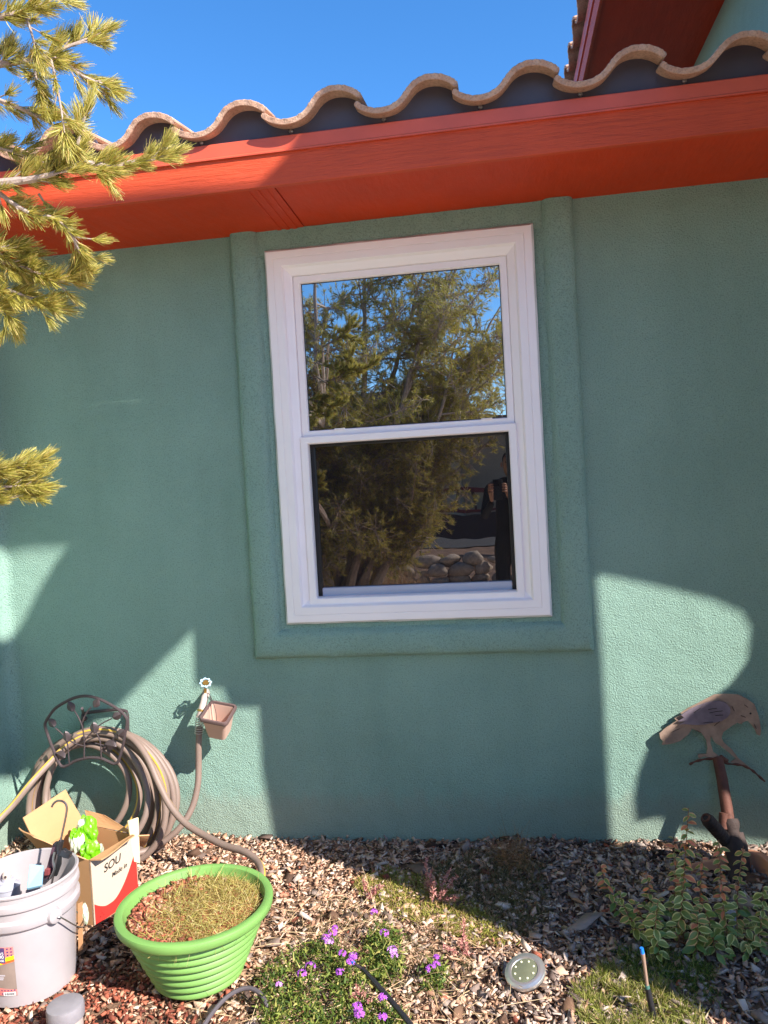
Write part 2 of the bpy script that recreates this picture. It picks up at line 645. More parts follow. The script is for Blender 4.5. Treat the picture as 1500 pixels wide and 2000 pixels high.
def sweep(path, prof, closed=True, smooth=False, step=None, wob=0., seed=0):
    """sweep a profile [(inset, y)] round a rectangle path in xz with mitred corners, inset towards the path's left"""
    P = [Vector((p[0], p[1])) for p in path]
    M_ = len(P)
    cor = []
    for i in range(M_):
        e1 = (P[i]-P[i-1]).normalized() if (closed or i > 0) else None
        e2 = (P[(i+1) % M_]-P[i]).normalized() if (closed or i < M_-1) else None
        e1 = e1 or e2; e2 = e2 or e1
        n1 = Vector((-e1.y, e1.x)); n2 = Vector((-e2.y, e2.x))
        nn = (n1+n2); cor.append(nn/(1+n1.dot(n2)))
    st = []
    for i in range(M_ if closed else M_-1):
        j = (i+1) % M_
        k = max(1, int((P[j]-P[i]).length/step)) if step else 1
        st += [(i, j, t/k) for t in range(k)]
    if not closed: st.append((M_-1, M_-1, 0.))
    N = len(st)
    mb = MB(); V = []
    for (i, j, t) in st:
        for q_, (d, y) in enumerate(prof):
            p = (P[i]+cor[i]*d).lerp(P[j]+cor[j]*d, t)
            if wob:
                w_ = wob*vnoise(p.x*9, p.y*9, 1., seed+q_)
                e = (P[j]-P[i]).normalized() if i != j else Vector((0, 0))
                p = p + Vector((-e.y, e.x))*w_*(1 if 0 < t < 1 else 0)
                if 0 < q_ < len(prof)-1: y += wob*.6*vnoise(p.x*7, p.y*7, 1.3, seed+9)
            V.append((p.x, y, p.y))
    k = len(prof)
    F = []
    for i in range(N if closed else N-1):
        j = (i+1) % N
        for t in range(k-1):
            F.append((i*k+t, i*k+t+1, j*k+t+1, j*k+t))
    mb.add(V, F, 0, smooth)
    return mb


# raised stucco band: two piers and a sill
prof = [(-.006, .004), (0, -.018), (.006, -.030), (.016, -.038), (.040, -.041), (.085, -.042), (.100, -.038), (.112, -.026), (.120, -.014), (.150, -.006), (.19, -.005)]
build('stucco_band', sweep([(-1.04, ZS-.001), (-1.04, .737), (.343, .737), (.343, ZS-.001)], prof, closed=False, smooth=True, step=.03, wob=.0035), M_TRIMST, house)
mb = sweep([(-.935, ZS-.001), (-.935, 2.42), (.225, 2.42), (.225, ZS-.001)], [(0, -.008), (0, -.003)], closed=False)
mb = MB()
for i in range(36):
    x0, x1 = -.93+i*1.155/36, -.93+(i+1)*1.155/36
    mb.add([(x0, -.020+.002*math.sin(i*1.7), ZS-.001), (x1, -.020+.002*math.sin((i+1)*1.7), ZS-.001), (x1, -.018+.002*math.sin(i*1.3+1), 2.40), (x0, -.018+.002*math.sin(i*1.3-.3), 2.40)], [(0, 3, 2, 1)], 0, True)
build('stucco_head', mb, M_TRIMST, house)

# window: a part of the house
win = build('window', sweep([(WX0, WZ1), (WX0, WZ0), (WX1, WZ0), (WX1, WZ1)],
            [(0, .01), (0, -.030), (.003, -.033), (.030, -.034), (.032, -.031), (.034, -.034), (.062, -.034), (.066, -.030), (.070, -.020), (.073, -.018), (.098, -.004), (.100, .0), (.100, .09)]), M_VINYL, house)
mb = sweep([(WX0-.006, WZ1+.006), (WX0-.006, WZ0-.006), (WX1+.006, WZ0-.006), (WX1+.006, WZ1+.006)], [(-.002, -.012), (0, -.024), (.0055, -.030)], step=.02, wob=.0016)
build('caulk_bead', mb, M_CAULK, win)
gx0, gx1 = WX0+.130, WX1-.130
zt = WZ1-.132
ZM = 1.651            # meeting rail
# upper sash (set back)
prof_s = [(0, .03), (0, .006), (.003, .003), (.026, .003), (.029, .009), (.030, .020), (.030, .03)]
build('upper_sash', sweep([(WX0+.1005, WZ1-.1005), (WX0+.1005, ZM-.004), (WX1-.1005, ZM-.004), (WX1-.1005, WZ1-.1005)], prof_s), M_VINYL, win)
mb = MB(); mb.box((WX0+.128, .020, ZM+.02), (WX1-.128, .024, WZ1-.128))
build('upper_glass', mb, M_GLU, win)
mb = sweep([(WX0+.1295, WZ1-.1295), (WX0+.1295, ZM+.025), (WX1-.1295, ZM+.025), (WX1-.1295, WZ1-.1295)], [(.0, .018), (.004, .0185), (.004, .0200)])
M_BLK = mat('black_spacer', (.012, .012, .014), .5)
build('glazing_spacer', mb, M_BLK, win)
# lower screen frame (front) and sash behind
build('screen_frame', sweep([(WX0+.096, ZM), (WX0+.096, WZ0+.067), (WX1-.096, WZ0+.067), (WX1-.096, ZM)],
      [(0, .02), (0, -.014), (.003, -.017), (.027, -.017), (.031, -.012), (.031, .02)]), M_VINYL, win)
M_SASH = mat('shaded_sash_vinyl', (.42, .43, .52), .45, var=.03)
build('lower_sash', sweep([(WX0+.10, ZM), (WX0+.10, WZ0+.072), (WX1-.10, WZ0+.072), (WX1-.10, ZM)],
      [(0, .070), (0, .030), (.040, .030), (.042, .055)]), M_BLK, win)
mb = MB(); mb.box((WX0+.143, .026, WZ0+.074), (WX1-.143, .048, WZ0+.134))
build('sash_bottom_rail', mb, M_SASH, win, bevel=.003)
mb = MB(); mb.box((WX0+.139, .0485, WZ0+.11), (WX1-.139, .0520, ZM-.004))
build('lower_glass', mb, M_GLL, win)
for dx in (.24, .84):
    mb = MB(); mb.box((WX0+dx, -.004, ZM+.0225), (WX0+dx+.045, .004, ZM+.0275))
    build('tilt_latch', mb, M_VINYL, win, bevel=.002)

# ---- eave
FY = -.450
FB, FT = 2.497, 2.612
mb = MB(); mb.box((-.7195, FY+.001, ZS), (6.5, -.0005, ZS+.018))
build('soffit_board', mb, M_SOF, house)
mb = MB(); mb.box((-1.74, FY+.001, ZS-.003), (-.7235, -.0005, ZS+.018)); mb.box((XL+.001, FY+.001, ZS-.001), (-1.744, -.0005, ZS+.019))
build('soffit_board', mb, M_SOF, house)
mb = MB()
for k, x in enumerate((-.835, -.80, -.768)):
    mb.box((x, FY+.004, ZS-.006), (x+.018, -.002, ZS-.0031))
build('soffit_joint_strip', mb, M_SOF, house, bevel=.002)
mb = MB()
nx_ = 220
for i in range(nx_):
    x0 = -1.76+i*(6.5+1.76)/nx_; x1 = -1.76+(i+1)*(6.5+1.76)/nx_
    mb.box((x0, FY-.022, FB), (x1, FY, FT))
mb = MB(); mb.box((-1.86, FY-.022, FB), (6.5, FY, FT+.03))
build('fascia', mb, M_FAS, house, bevel=.002)
mb = MB()
mb.add([(x, y, z) for x in (-1.86, 6.5) for (y, z) in [(FY-.0225, FT-.004), (FY-.031, FT-.005), (FY-.031, FT), (FY-.028, FT+.004), (FY-.027, FT+.048), (FY-.018, FT+.054), (FY-.001, FT+.054)]],
       [(i, i+1, 7+i+1, 7+i) for i in range(6)])
build('drip_edge', mb, M_DRIP, house)
mb0 = None
Z = Vector((0, 0, 0))
for i, x in enumerate(np.arange(-1.6, 1.6, .328)):
    mb = MB()
    mtx = Matrix.Translation((x-.03, FY-.010, FT+.069)) @ Matrix.Rotation(PI/2, 4, 'X')
    mb.lathe([(0, .004), (.004, .004), (.0075, .001), (.008, -.001)], 10, mtx=mtx)
    build('screw', mb, M_STEEL, house)

# ---- S-shaped roof tiles
TP = .328
def tile_prof():
    """cross-section centre line of one tile: from its lapped left lip, down through the pan, up over the roll"""
    up, lo = [], []
    pts = [(-.020, .031), (-.008, .020), (.015, .007), (.050, -.002), (.090, .000), (.125, .013), (.149, .034), (.167, .054), (.191, .071), (.222, .080), (.256, .079), (.286, .070), (.308, .057), (.322, .045)]
    return pts
def tile_mesh(length=.42):
    pr = [Vector(p) for p in smooth_path([(a, b) for a, b in tile_prof()], 5)]
    pr = [Vector((p[0], p[1])) for p in pr]
    N = len(pr)
    V = []
    th = .0195
    for j, y in enumerate((0., .0025, length)):
        sh = (0., .0)[0]
        for i, p in enumerate(pr):
            t = (pr[min(i+1, N-1)]-pr[max(i-1, 0)]).normalized()
            nn = Vector((-t.y, t.x))
            q = p
            e = .0015 if j == 0 else 0
            k_ = min(1., .55+min(i, N-1-i)*.25)
            w1 = .0006*math.sin(i*1.7)+.0005*math.sin(i*3.9); w2 = .0015*math.sin(i*.9+2) if j < 2 else 0
            V.append((q.x+nn.x*((th/2-e)*k_+w1), y+w2, q.y+nn.y*((th/2-e)*k_+w1)))
            V.append((q.x-nn.x*(th/2-e)*k_, y, q.y-nn.y*(th/2-e)*k_))
    F = []
    R_ = 2*N
    for j in range(2):
        for i in range(N-1):
            a = j*R_+2*i
            F.append((a, a+2, a+2+R_, a+R_))
            F.append((a+1, a+1+R_, a+3+R_, a+3))
        F.append((j*R_, j*R_+R_, j*R_+R_+1, j*R_+1))
        a = j*R_+2*(N-1)
        F.append((a, a+1, a+1+R_, a+R_))
    for i in range(N-1):
        F.append((2*i, 2*i+1, 2*i+3, 2*i+2))
    me = bpy.data.meshes.new('roof_tile')
    me.from_pydata(V, [], F)
    me.polygons.foreach_set('use_smooth', [False]*len(F))
    me.materials.append(M_TILE)
    me.update()
    bm = bmesh.new(); bm.from_mesh(me); bmesh.ops.recalc_face_normals(bm, faces=bm.faces); bm.to_mesh(me); bm.free()
    return me
TM = tile_mesh()
PITCH = R(11)
def lay_tile(x, y, z, rz=0., parent=house, jit=True):
    o = bpy.data.objects.new('roof_tile', TM)
    COL.objects.link(o)
    o.parent = parent
    j = random.uniform(-1, 1) if jit else 0
    o.location = Vector((x+j*.003, y+random.uniform(-.006, .006), z+random.uniform(-.002, .002)))-WL[parent]
    o.rotation_euler = (PITCH, R(random.uniform(-.6, .6)), rz)
    return o
ZT = 2.688
def bird_stop(name, n0, n1, fn):
    """closure strip cut to the underside of the tiles; fn maps (along, height, depth) to world"""
    pr = [p for p in smooth_path([(a, b) for a, b in tile_prof()], 3) if p[0] > .0]
    xs_, zs_ = [], []
    for k in range(n0, n1):
        for p in pr:
            if p[0] < TP-.002:
                xs_.append(k*TP+p[0]); zs_.append(p[1]-.004)
    N = len(xs_); V = []
    for d in (0, .012):
        for x, z in zip(xs_, zs_):
            V += [fn(x, None, d), fn(x, z, d)]
    F = [(2*i, 2*i+2, 2*i+3, 2*i+1) for i in range(N-1)]+[(2*N+2*i, 2*N+2*i+1, 2*N+2*i+3, 2*N+2*i+2) for i in range(N-1)]+[(2*i+1, 2*i+3, 2*N+2*i+3, 2*N+2*i+1) for i in range(N-1)]
    mb = MB(); mb.add(V, F); build(name, mb, M_STOP, house)
bird_stop('bird_stop', -7, 16, lambda x, z, d: (x-.055, FY-.008+d, 2.655 if z is None else ZT+.013+z))
for row in range(2):
    for k in range(-7, 16):
        x = .083+k*TP - .008      # left lip reference so that crests fall at x = 0.18 + k*TP
        if x < -2.3 or x > 5.5: continue
        lay_tile(x-.130, FY-.065+row*.36*math.cos(PITCH), ZT+row*(.36*math.sin(PITCH)+.012))
# roof deck under the tiles
mb = MB(); c_, s_ = math.cos(PITCH), math.sin(PITCH)
mb.add([(-2.6, FY+.02, 2.655), (6.5, FY+.02, 2.655), (6.5, 3.2, 2.675+3.65*math.tan(PITCH)*.96), (-2.6, 3.2, 2.675+3.65*math.tan(PITCH)*.96)], [(0, 1, 2, 3)])
build('roof_deck', mb, M_STOP, house)
# left wing eave that meets ours in a valley
mb = MB(); mb.box((XL+.001, -4.6, ZS-.001), (-1.90, FY-.024, ZS+.018))
build('soffit_board', mb, M_SOF, house)
mb = MB(); mb.box((-1.90, -4.6, FB), (-1.879, FY-.0325, FT+.03))
build('fascia', mb, M_FAS, house, bevel=.002)
mb = MB()
for (y0, y1) in ((-1.05, -.60), (-1.5, -1.07), (-1.95, -1.52)):
    pr = [(-.075*math.cos(a)*1., .075*math.sin(a)) for a in np.linspace(0, PI, 9)]
    V = [(-1.80+p[0], y, 2.70+p[1]) for y in (y0, y1) for p in pr] + [(-1.80+p[0]*.78, y, 2.70+p[1]*.78) for y in (y0, y1) for p in pr]
    F = [(i, i+1, 9+i+1, 9+i) for i in range(8)]+[(18+i, 27+i, 27+i+1, 18+i+1) for i in range(8)]
    F += [(i, 18+i, 18+i+1, i+1) for i in range(8)]+[(9+i, 9+i+1, 27+i+1, 27+i) for i in range(8)]
    mm = MB(); mm.add(V, F, 0, False)
    build('valley_tile', mm, M_TILE, house)

# ---- upper storey wing: eave running towards the viewer above the roof
UX = .815
ZC = 1.42
mb = MB(); mb.box((1.60, .35, 2.7), (6.0, 8.0, 4.42))
build('upper_wall', mb, M_ST, house)
mb = MB(); mb.box((UX+.001, .1, 4.42), (6.0, 8.0, 4.44))
build('upper_soffit', mb, M_SOF, house)
mb = MB(); mb.box((UX-.022, .1, 4.405), (UX, 8.0, 4.53))
build('upper_fascia', mb, M_FAS, house, bevel=.003)
mb = MB(); mb.box((UX-.034, .1, 4.537), (UX, 8.0, 4.64))
build('upper_drip_edge', mb, M_DRIP, house, bevel=.003)
bird_stop('upper_bird_stop', 0, 24, lambda x, z, d: (UX-.006+d, 7.9-x, 4.62 if z is None else 4.678+z))
for k in range(24):
    lay_tile(UX-.085, 7.9-k*TP, 4.665, -PI/2)
mb = MB(); mb.add([(UX-.02, .1, 4.66), (UX-.02, 8, 4.66), (6, 8, 6.0), (6, .1, 6.0)], [(0, 1, 2, 3)])
build('upper_roof_deck', mb, M_STOP, house)

# =================================================================== two added shade plates, out of frame right, cut to cast the wall shadows
TT = 1.35
M_PLASTER = stucco('pale_plaster', lin(226, 214, 196))
def W(u, v):
    p = at(u, v, 1, 0.)
    return (p[0], p[2])
outer = [(-1.005, -1.9), (-1.005, 0), W(517, 1500), W(510, 1377), W(454, 1376), W(449, 1362), W(440, 1340), W(386, 1333), W(382, 1228), (W(382, 1228)[0], 2.7), (1.6, 2.7), (1.6, -1.9)]
outer2 = [(-1.15, .75), W(382, 1228), W(310, 1300), W(240, 1372), W(150, 1440), W(30, 1522),
         (-2.5, .02), (-2.5, .62), W(30, 1240), W(55, 1197), W(78, 1150), W(105, 1105), W(133, 1064), W(70, 1067), (-2.5, 1.20), (-2.5, 1.89)]
fas = at(496, 366, 1, -.472); fas2 = at(556, 309, 1, -.472)
outer2 += [(fas[0]-.472*1.5-.35, 1.89), (fas[0]-.472*1.5, fas[2]-.472*1.34), (fas2[0]-.472*1.5, fas2[2]-.472*1.34), (-1.15, 2.3), (-1.05, 2.7), (-.9, 2.7), (-.9, .75)]
hole = [W(1157, 1113), W(1230, 1126), W(1320, 1146), W(1400, 1166), W(1455, 1190), W(1472, 1222), W(1466, 1285), W(1430, 1335), W(1370, 1378), W(1305, 1420), W(1268, 1460), W(1250, 1510), W(1243, 1560), W(1247, 1600), W(1290, 1592),
        W(1330, 1612), W(1400, 1625), (.98, -.02), (.92, -.22), (.62, -.27), (.38, -.16), W(1187, 1640), W(1180, 1500), W(1170, 1300)]
screen = plate([outer, hole], .02, lambda a, b, t: (a+1.5*TT, -TT+t, b+1.34*TT))
o = build('added_shade_plate_near', screen, M_PLASTER, None, origin=(.97+1.0, -TT, 0))
tag(o, 'thin pale plate with a cut-out, added unseen right of the planting bed to shape the shadows', 'wall')
T2 = 2.6
o = build('added_shade_plate_far', plate([outer2], .02, lambda a, b, t: (a+1.5*T2, -T2+t, b+1.34*T2)), M_PLASTER, None, origin=(3., -T2, 4))  # second added plate, farther out, its outline shaped to shade the left side
tag(o, 'thin pale plate added unseen high up to the right, shaped to cast the left shadows', 'shade plate')

# =================================================================== OBJECTS ON THE LEFT
M_IRON = mat('brown_black_iron', lin(78, 66, 68), .5, .35, var=.2, vscale=20, bump=(120, .2, .001))
M_HOSE = mat('grey_brown_rubber_hose', lin(128, 108, 98), .55, var=.1, vscale=9, bump=(60, .1, .001))
M_HOSEY = mat('yellow_hose_stripe', lin(200, 160, 62), .55, var=.08)

# ---- hose hanger on the wall
HY = -.235
hg = thing('hose_hanger', at(190, 1420, 1, -.02), 'dark iron hose hanger with leaf scrolls on the wall at the left', 'hose hanger')
def H(x, y, d=HY):
    return at(60+x/4.6875, 1330+y/4.6875, 1, d)
fr = [(135, 430), (132, 390), (160, 335), (220, 255), (320, 190), (420, 148), (520, 138), (620, 163), (740, 222), (830, 285), (872, 335), (882, 380), (864, 480), (842, 600), (812, 705), (795, 745), (765, 758), (720, 742), (640, 708), (540, 702), (470, 714), (400, 735), (345, 768), (295, 784), (258, 752), (215, 650), (172, 540)]
P = smooth_path([H(*p) for p in fr]+[H(*fr[0])], 4)[:-1]
build('frame', MB().tube(P, .0062, 8, closed=True), M_IRON, hg)
for a in [[(395, 265), (440, 340), (475, 430), (490, 560), (488, 712)], [(552, 240), (505, 300), (472, 380)], [(225, 430), (285, 482), (318, 520), (340, 600), (352, 752)], [(345, 540), (420, 578), (490, 595)],
          [(740, 345), (660, 385), (600, 430), (540, 490), (495, 545)], [(600, 470), (636, 560), (646, 706)], [(815, 480), (770, 515), (735, 562)], [(590, 570), (680, 590), (720, 590)]]:
    build('stem', MB().tube(smooth_path([H(*p, HY-.004) for p in a], 5), .0030, 6), M_IRON, hg)
for (x, y, ang, L) in [(362, 236, 115, 105), (597, 205, 60, 92), (190, 385, 128, 100), (325, 510, 100, 105), (578, 430, 95, 110), (786, 322, 22, 96), (828, 478, 40, 95), (730, 590, -12, 120), (272, 680, 150, 105)]:
    c = H(x, y, HY-.010); ax = H(x+math.cos(R(ang))*10, y-math.sin(R(ang))*10, HY-.010)-c
    ax = ax/np.linalg.norm(ax); bx = np.array([-ax[2], 0, ax[0]]); L = L/4.6875/490
    mb = MB(); V = []
    for t in np.linspace(-.5, .5, 9):
        wd = .40*L*math.cos(PI*t)**.7*(1-.4*t)
        for s_, yy in ((-1, .004), (0, -.003), (1, .004)):
            V.append(c+ax*L*t+bx*wd*s_*1.0+np.array([0, yy*(1 if abs(t) < .5 else 0), 0]))
    F = [(i*3+j, i*3+j+1, i*3+j+4, i*3+j+3) for i in range(8) for j in range(2)]
    V2 = [v+np.array([0, .0015, 0]) for v in V]
    mb.add(V, F, 0, False); mb.add(V2, [f[::-1] for f in F], 0, False)
    build('leaf', mb, M_IRON, hg)
for pp in ([(470, 445, -.03), (476, 320, -.02), (492, 296, -.02), (600, 280, -.02), (780, 264, -.02), (850, 270, -.02), (885, 300, -.02), (890, 470, -.02)],):
    build('wall_bracket', MB().tube(smooth_path([H(*p) for p in pp], 3), .0070, 8), M_IRON, hg)
for (x, y, x2, y2) in [(482, 300, 470, 250), (885, 300, 868, 330)]:
    build('arm', MB().tube([H(x, y, -.02), H(x2, y2, HY)], .0055, 8), M_IRON, hg)
build('arm', MB().tube(smooth_path([H(476, 470, -.02), H(500, 560, -.09), H(489, 600, HY)], 5), .0055, 8), M_IRON, hg)
build('arm', MB().tube(smooth_path([H(888, 470, -.02), H(830, 560, -.09), H(700, 600, -.16), H(646, 640, HY)], 5), .0055, 8), M_IRON, hg)
mb = MB(); c = at(166, 1403, 1, -.02)
mb.lathe([(0, .012), (.009, .011), (.012, .004), (.012, 0)], 12, c=tuple(c), mtx=Matrix.Rotation(PI/2, 4, 'X'))
build('bolt', mb, M_IRON, hg)

# ---- garden hose: coil, run to the tap, loose run
hs = thing('garden_hose', at(200, 1690, 1, -.12), 'grey brown garden hose with a yellow stripe coiled on the iron hanger', 'garden hose')
loops = [  # pixel ellipses: centre u, v, half width, half height, depth
    (172, 1546, 80, 92, -.17), (178, 1552, 92, 104, -.14), (186, 1556, 100, 112, -.19), (188, 1560, 110, 122, -.11),
    (193, 1562, 118, 128, -.16), (190, 1566, 128, 134, -.08), (197, 1570, 130, 142, -.20), (196, 1574, 140, 148, -.13), (199, 1560, 143, 136, -.055), (186, 1560, 122, 118, -.065), (192, 1572, 133, 140, -.24)]
RH = .0130
for li, (cu_, cv, hw, hh, d) in enumerate(loops):
    pts = []
    n = 64
    for k in range(n):
        a = 2*PI*k/n
        ca, sa = math.cos(a), math.sin(a)
        u = cu_+hw*ca*(1+.03*math.sin(3*a+li)); v = cv-hh*sa*(1.0+.0*sa)+(4*math.sin(2*a+li*1.3))
        dd = max(d, -.20) + .03*max(0, sa) - .05*(0.5-.5*sa)*(li % 3-1) - .05*max(0, -sa)
        p = at(u, v, 1, dd)
        p[2] = max(p[2], -.02)
        pts.append(p)
    mb = MB().tube(pts, RH, 12, closed=True, stripe=((li*5) % 12,), twist=2*PI*2/n*((li % 2)*2-1)*0)
    build('coil_loop', mb, [M_HOSE, M_HOSEY], hs)
def hose(pts, name, n=8, r=RH, stripe=(2, 8)):
    mb = MB().tube(smooth_path(pts, n), r, 12, stripe=stripe)
    return build(name, mb, [M_HOSE, M_HOSEY], hs)
hose([at(390, 1420, 1, -.12), at(388, 1455, 1, -.12), at(388, 1500, 1, -.12), at(386, 1535, 1, -.13), at(376, 1575, 1, -.15), at(355, 1612, 1, -.18), at(325, 1640, 1, -.2), at(290, 1660, 1, -.22), at(255, 1668, 1, -.26), at(225, 1666, 1, -.25)], 'tap_run', stripe=(4, 5))
hose([at(215, 1426, 1, -.16), at(255, 1440, 1, -.19), at(285, 1475, 1, -.23), at(310, 1530, 1, -.27), at(332, 1573, 1, -.30), at(362, 1608, 1, -.33), at(400, 1632, 1, -.37), at(440, 1652, 1, -.42), at(478, 1664, 1, -.47), at(502, 1682, 1, -.52), at(512, 1706, 1, -.60), at(506, 1740, 1, -.66)], 'loose_run', stripe=(7,))
hose([at(225, 1427, 1, -.14), at(170, 1436, 1, -.17), at(125, 1462, 1, -.20), at(95, 1492, 1, -.25), at(60, 1530, 1, -.33), at(25, 1573, 1, -.38), at(-5, 1605, 1, -.43), at(-40, 1650, 1, -.5)], 'side_run', stripe=(7,))

# ---- tap
M_WHPIPE = mat('white_primed_pipe', lin(176, 158, 150), .5, var=.08, vscale=30)
M_BRASS = mat('brass', lin(190, 150, 80), .35, .9)
M_BLUEW = mat('pale_blue_handwheel', lin(160, 184, 196), .4, var=.3, vscale=60)
tc = at(398, 1372, 1, -.055)
tp = thing('garden_tap', tc, 'white wall tap with a small blue and yellow hand wheel above the hanging planter', 'tap')
a0, a1 = at(403, 1352, 1, -.0), at(403, 1356, 1, -.06)
build('pipe', MB().tube([a0, a1], .014, 12), M_WHPIPE, tp)
b0_, b1_ = at(401, 1350, 1, -.075), at(392, 1398, 1, -.115)
build('spout', MB().tube(smooth_path([at(402, 1348, 1, -.05), at(400, 1362, 1, -.075), at(396, 1380, 1, -.10), b1_], 5), [.013]*5+[.0145]*5+[.016]*6, 14), M_WHPIPE, tp)
build('collar', MB().tube([at(394, 1386, 1, -.105), at(393, 1390, 1, -.108)], .0185, 12), M_BRASS, tp)
build('collar', MB().tube([at(392.5, 1394, 1, -.112), at(392, 1402, 1, -.115)], .0180, 12), M_WHPIPE, tp)
w0 = at(401.5, 1334, 1, -.105); w1 = at(401, 1352, 1, -.07)
build('valve_stem', MB().tube([w1, w0], .006, 8), M_BRASS, tp)
axw = Vector(w0-w1).normalized()
rotw = axw.to_track_quat('Z', 'Y').to_matrix().to_4x4()
V = []; n = 48
for ring, (rr, zz) in enumerate([(.017, -.003), (.0235, -.003), (.0235, .004), (.017, .004)]):
    for k in range(n):
        a = 2*PI*k/n
        q = rr*(1+(.11*math.cos(8*a) if ring in (1, 2) else 0))
        V.append(Vector(w0)+rotw@Vector((q*math.cos(a), q*math.sin(a), zz)))
F = [(r_*n+k, r_*n+(k+1) % n, ((r_+1) % 4)*n+(k+1) % n, ((r_+1) % 4)*n+k) for r_ in range(4) for k in range(n)]
hw_ = build('hand_wheel', MB().add(V, F, 0, False), M_BLUEW, tp)
mb = MB()
mb.lathe([(0, .004), (.012, .004), (.0135, .001), (.0135, -.002)], 16, c=tuple(w0), mtx=rotw)
build('wheel_disc', mb, M_BRASS, tp)
for k in range(3):
    a = 2*PI*k/3+.4
    q = Vector(w0)+rotw@Vector((.018*math.cos(a), .018*math.sin(a), 0))
    build('spoke', MB().tube([Vector(w0), q], .0028, 6), M_BLUEW, tp)
sp = []
s0, s1 = at(391.5, 1396, 1, -.117), at(388.5, 1432, 1, -.120)
for k in range(8*14+1):
    t = k/(8*14); a = 2*PI*8*t
    c = s0*(1-t)+s1*t
    sp.append(c+np.array([math.cos(a)*.0175, math.sin(a)*.0175, 0]))
build('spring_guard', MB().tube(sp, .0019, 5), mat('pale_spring', (.55, .52, .5), .4, .6), tp)

# ---- hanging planter
M_PLT = mat('pinkish_beige_planter', lin(192, 158, 142), .6, var=.05, vscale=8, bump=(200, .15, .001))
M_PLR = mat('brown_planter_rim', lin(96, 76, 74), .6, var=.1)
pc = at(426.5, 1392, 1, -.155)
pl = thing('hanging_planter', pc, 'small beige square planter with a brown rim hanging from the tap by wire', 'planter')
mt = Matrix.Translation(pc)@Matrix.Rotation(R(24), 4, 'X')@Matrix.Rotation(R(9), 4, 'Y')@Matrix.Rotation(R(-6), 4, 'Z')
def rsq(h, r, z, n=6):
    out = []
    for q in range(4):
        for k in range(n):
            a = PI/2*q+PI/2*k/(n-1)
            cx = (h-r)*(1 if q in (0, 3) else -1); cy = (h-r)*(1 if q in (0, 1) else -1)
            out.append(mt@Vector((cx+r*math.cos(a), cy+r*math.sin(a), z)))
    return out
def loft(mb, rings, mi=0, smooth=True, capb=False, capt=False):
    n = len(rings[0]); V = [p for r_ in rings for p in r_]
    F = [(i*n+k, i*n+(k+1) % n, (i+1)*n+(k+1) % n, (i+1)*n+k) for i in range(len(rings)-1) for k in range(n)]
    o = len(mb.v); mb.add(V, F, mi, smooth)
    if capb: mb.f.append(tuple(o+k for k in range(n))[::-1]); mb.mi.append(mi); mb.sm.append(False)
    if capt: mb.f.append(tuple(o+(len(rings)-1)*n+k for k in range(n))); mb.mi.append(mi); mb.sm.append(False)
    return mb
build('body', loft(MB(), [rsq(.034, .012, -.108), rsq(.038, .014, -.105), rsq(.053, .014, -.004), rsq(.049, .012, -.004), rsq(.035, .01, -.098), rsq(.004, .003, -.099)], capb=True, capt=True), M_PLT, pl)
build('rim', loft(MB(), [rsq(.0535, .013, -.012), rsq(.0595, .016, -.010), rsq(.061, .017, .0), rsq(.0585, .016, .006), rsq(.052, .013, .006), rsq(.0495, .012, -.006)]), M_PLR, pl)
for dx, dy in ((-.03, .045), (-.012, .03)):
    build('wire', MB().tube(smooth_path([at(400, 1352, 1, -.06), at(410, 1358, 1, -.09), np.array(mt@Vector((dx, 0., .01))), np.array(mt@Vector((dx+.012, -.02, -.06)))], 6), .0013, 5), M_IRON, pl)
build('wire', MB().tube(smooth_path([at(397, 1356, 1, -.06), at(404, 1360, 1, -.08), np.array(mt@Vector((-.05, .05, .008)))], 6), .0013, 5), M_IRON, pl)

# ---- cardboard box
M_CARD = mat('tan_cardboard', lin(186, 138, 96), .75, var=.05, vscale=5, bump=(160, .12, .001), stretch=(1, 1, 3))
M_CARDP = mat('cream_printed_board', lin(188, 170, 152), .6, var=.03)
M_REDP = mat('red_print', lin(190, 46, 40), .55, var=.05)
M_INK = mat('black_ink', (.02, .018, .018), .6)
A = np.array([-1.449, -.691, -.035])
uu = np.array([.30, .95, 0]); uu /= np.linalg.norm(uu)
vv = np.array([-.95, .30, 0])
bx = thing('cardboard_box', A, 'opened cardboard box with red print and torn top flaps behind the green pot', 'box')
BL, BW, BH, th = .215, .255, .235, .004
def BP(a, b, c):
    return A+uu*a+vv*b+np.array([0, 0, c])
def panel(q, t=.004, name='panel', m_=M_CARD, wob=0.):
    """four corners -> a board with thickness"""
    q = [np.array(p) for p in q]
    nn = np.cross(q[1]-q[0], q[3]-q[0]); nn /= np.linalg.norm(nn)
    mb = MB(); nu = 5; V = []
    for s_ in (0, 1):
        for i in range(nu+1):
            for j in range(nu+1):
                a, b = i/nu, j/nu
                p = q[0]*(1-a)*(1-b)+q[1]*a*(1-b)+q[2]*a*b+q[3]*(1-a)*b
                V.append(p-nn*t*s_+nn*wob*math.sin(a*3+b*2.3)*a*b)
    g = lambda s_, i, j: s_*(nu+1)**2+i*(nu+1)+j
    F = []
    for i in range(nu):
        for j in range(nu):
            F.append((g(0, i, j), g(0, i+1, j), g(0, i+1, j+1), g(0, i, j+1)))
            F.append((g(1, i, j), g(1, i, j+1), g(1, i+1, j+1), g(1, i+1, j)))
    for i in range(nu):
        F += [(g(0, i, 0), g(1, i, 0), g(1, i+1, 0), g(0, i+1, 0)), (g(0, i, nu), g(0, i+1, nu), g(1, i+1, nu), g(1, i, nu)),
              (g(0, 0, i), g(0, 0, i+1), g(1, 0, i+1), g(1, 0, i)), (g(0, nu, i), g(1, nu, i), g(1, nu, i+1), g(0, nu, i+1))]
    mb.add(V, F)
    return build(name, mb, m_, bx)
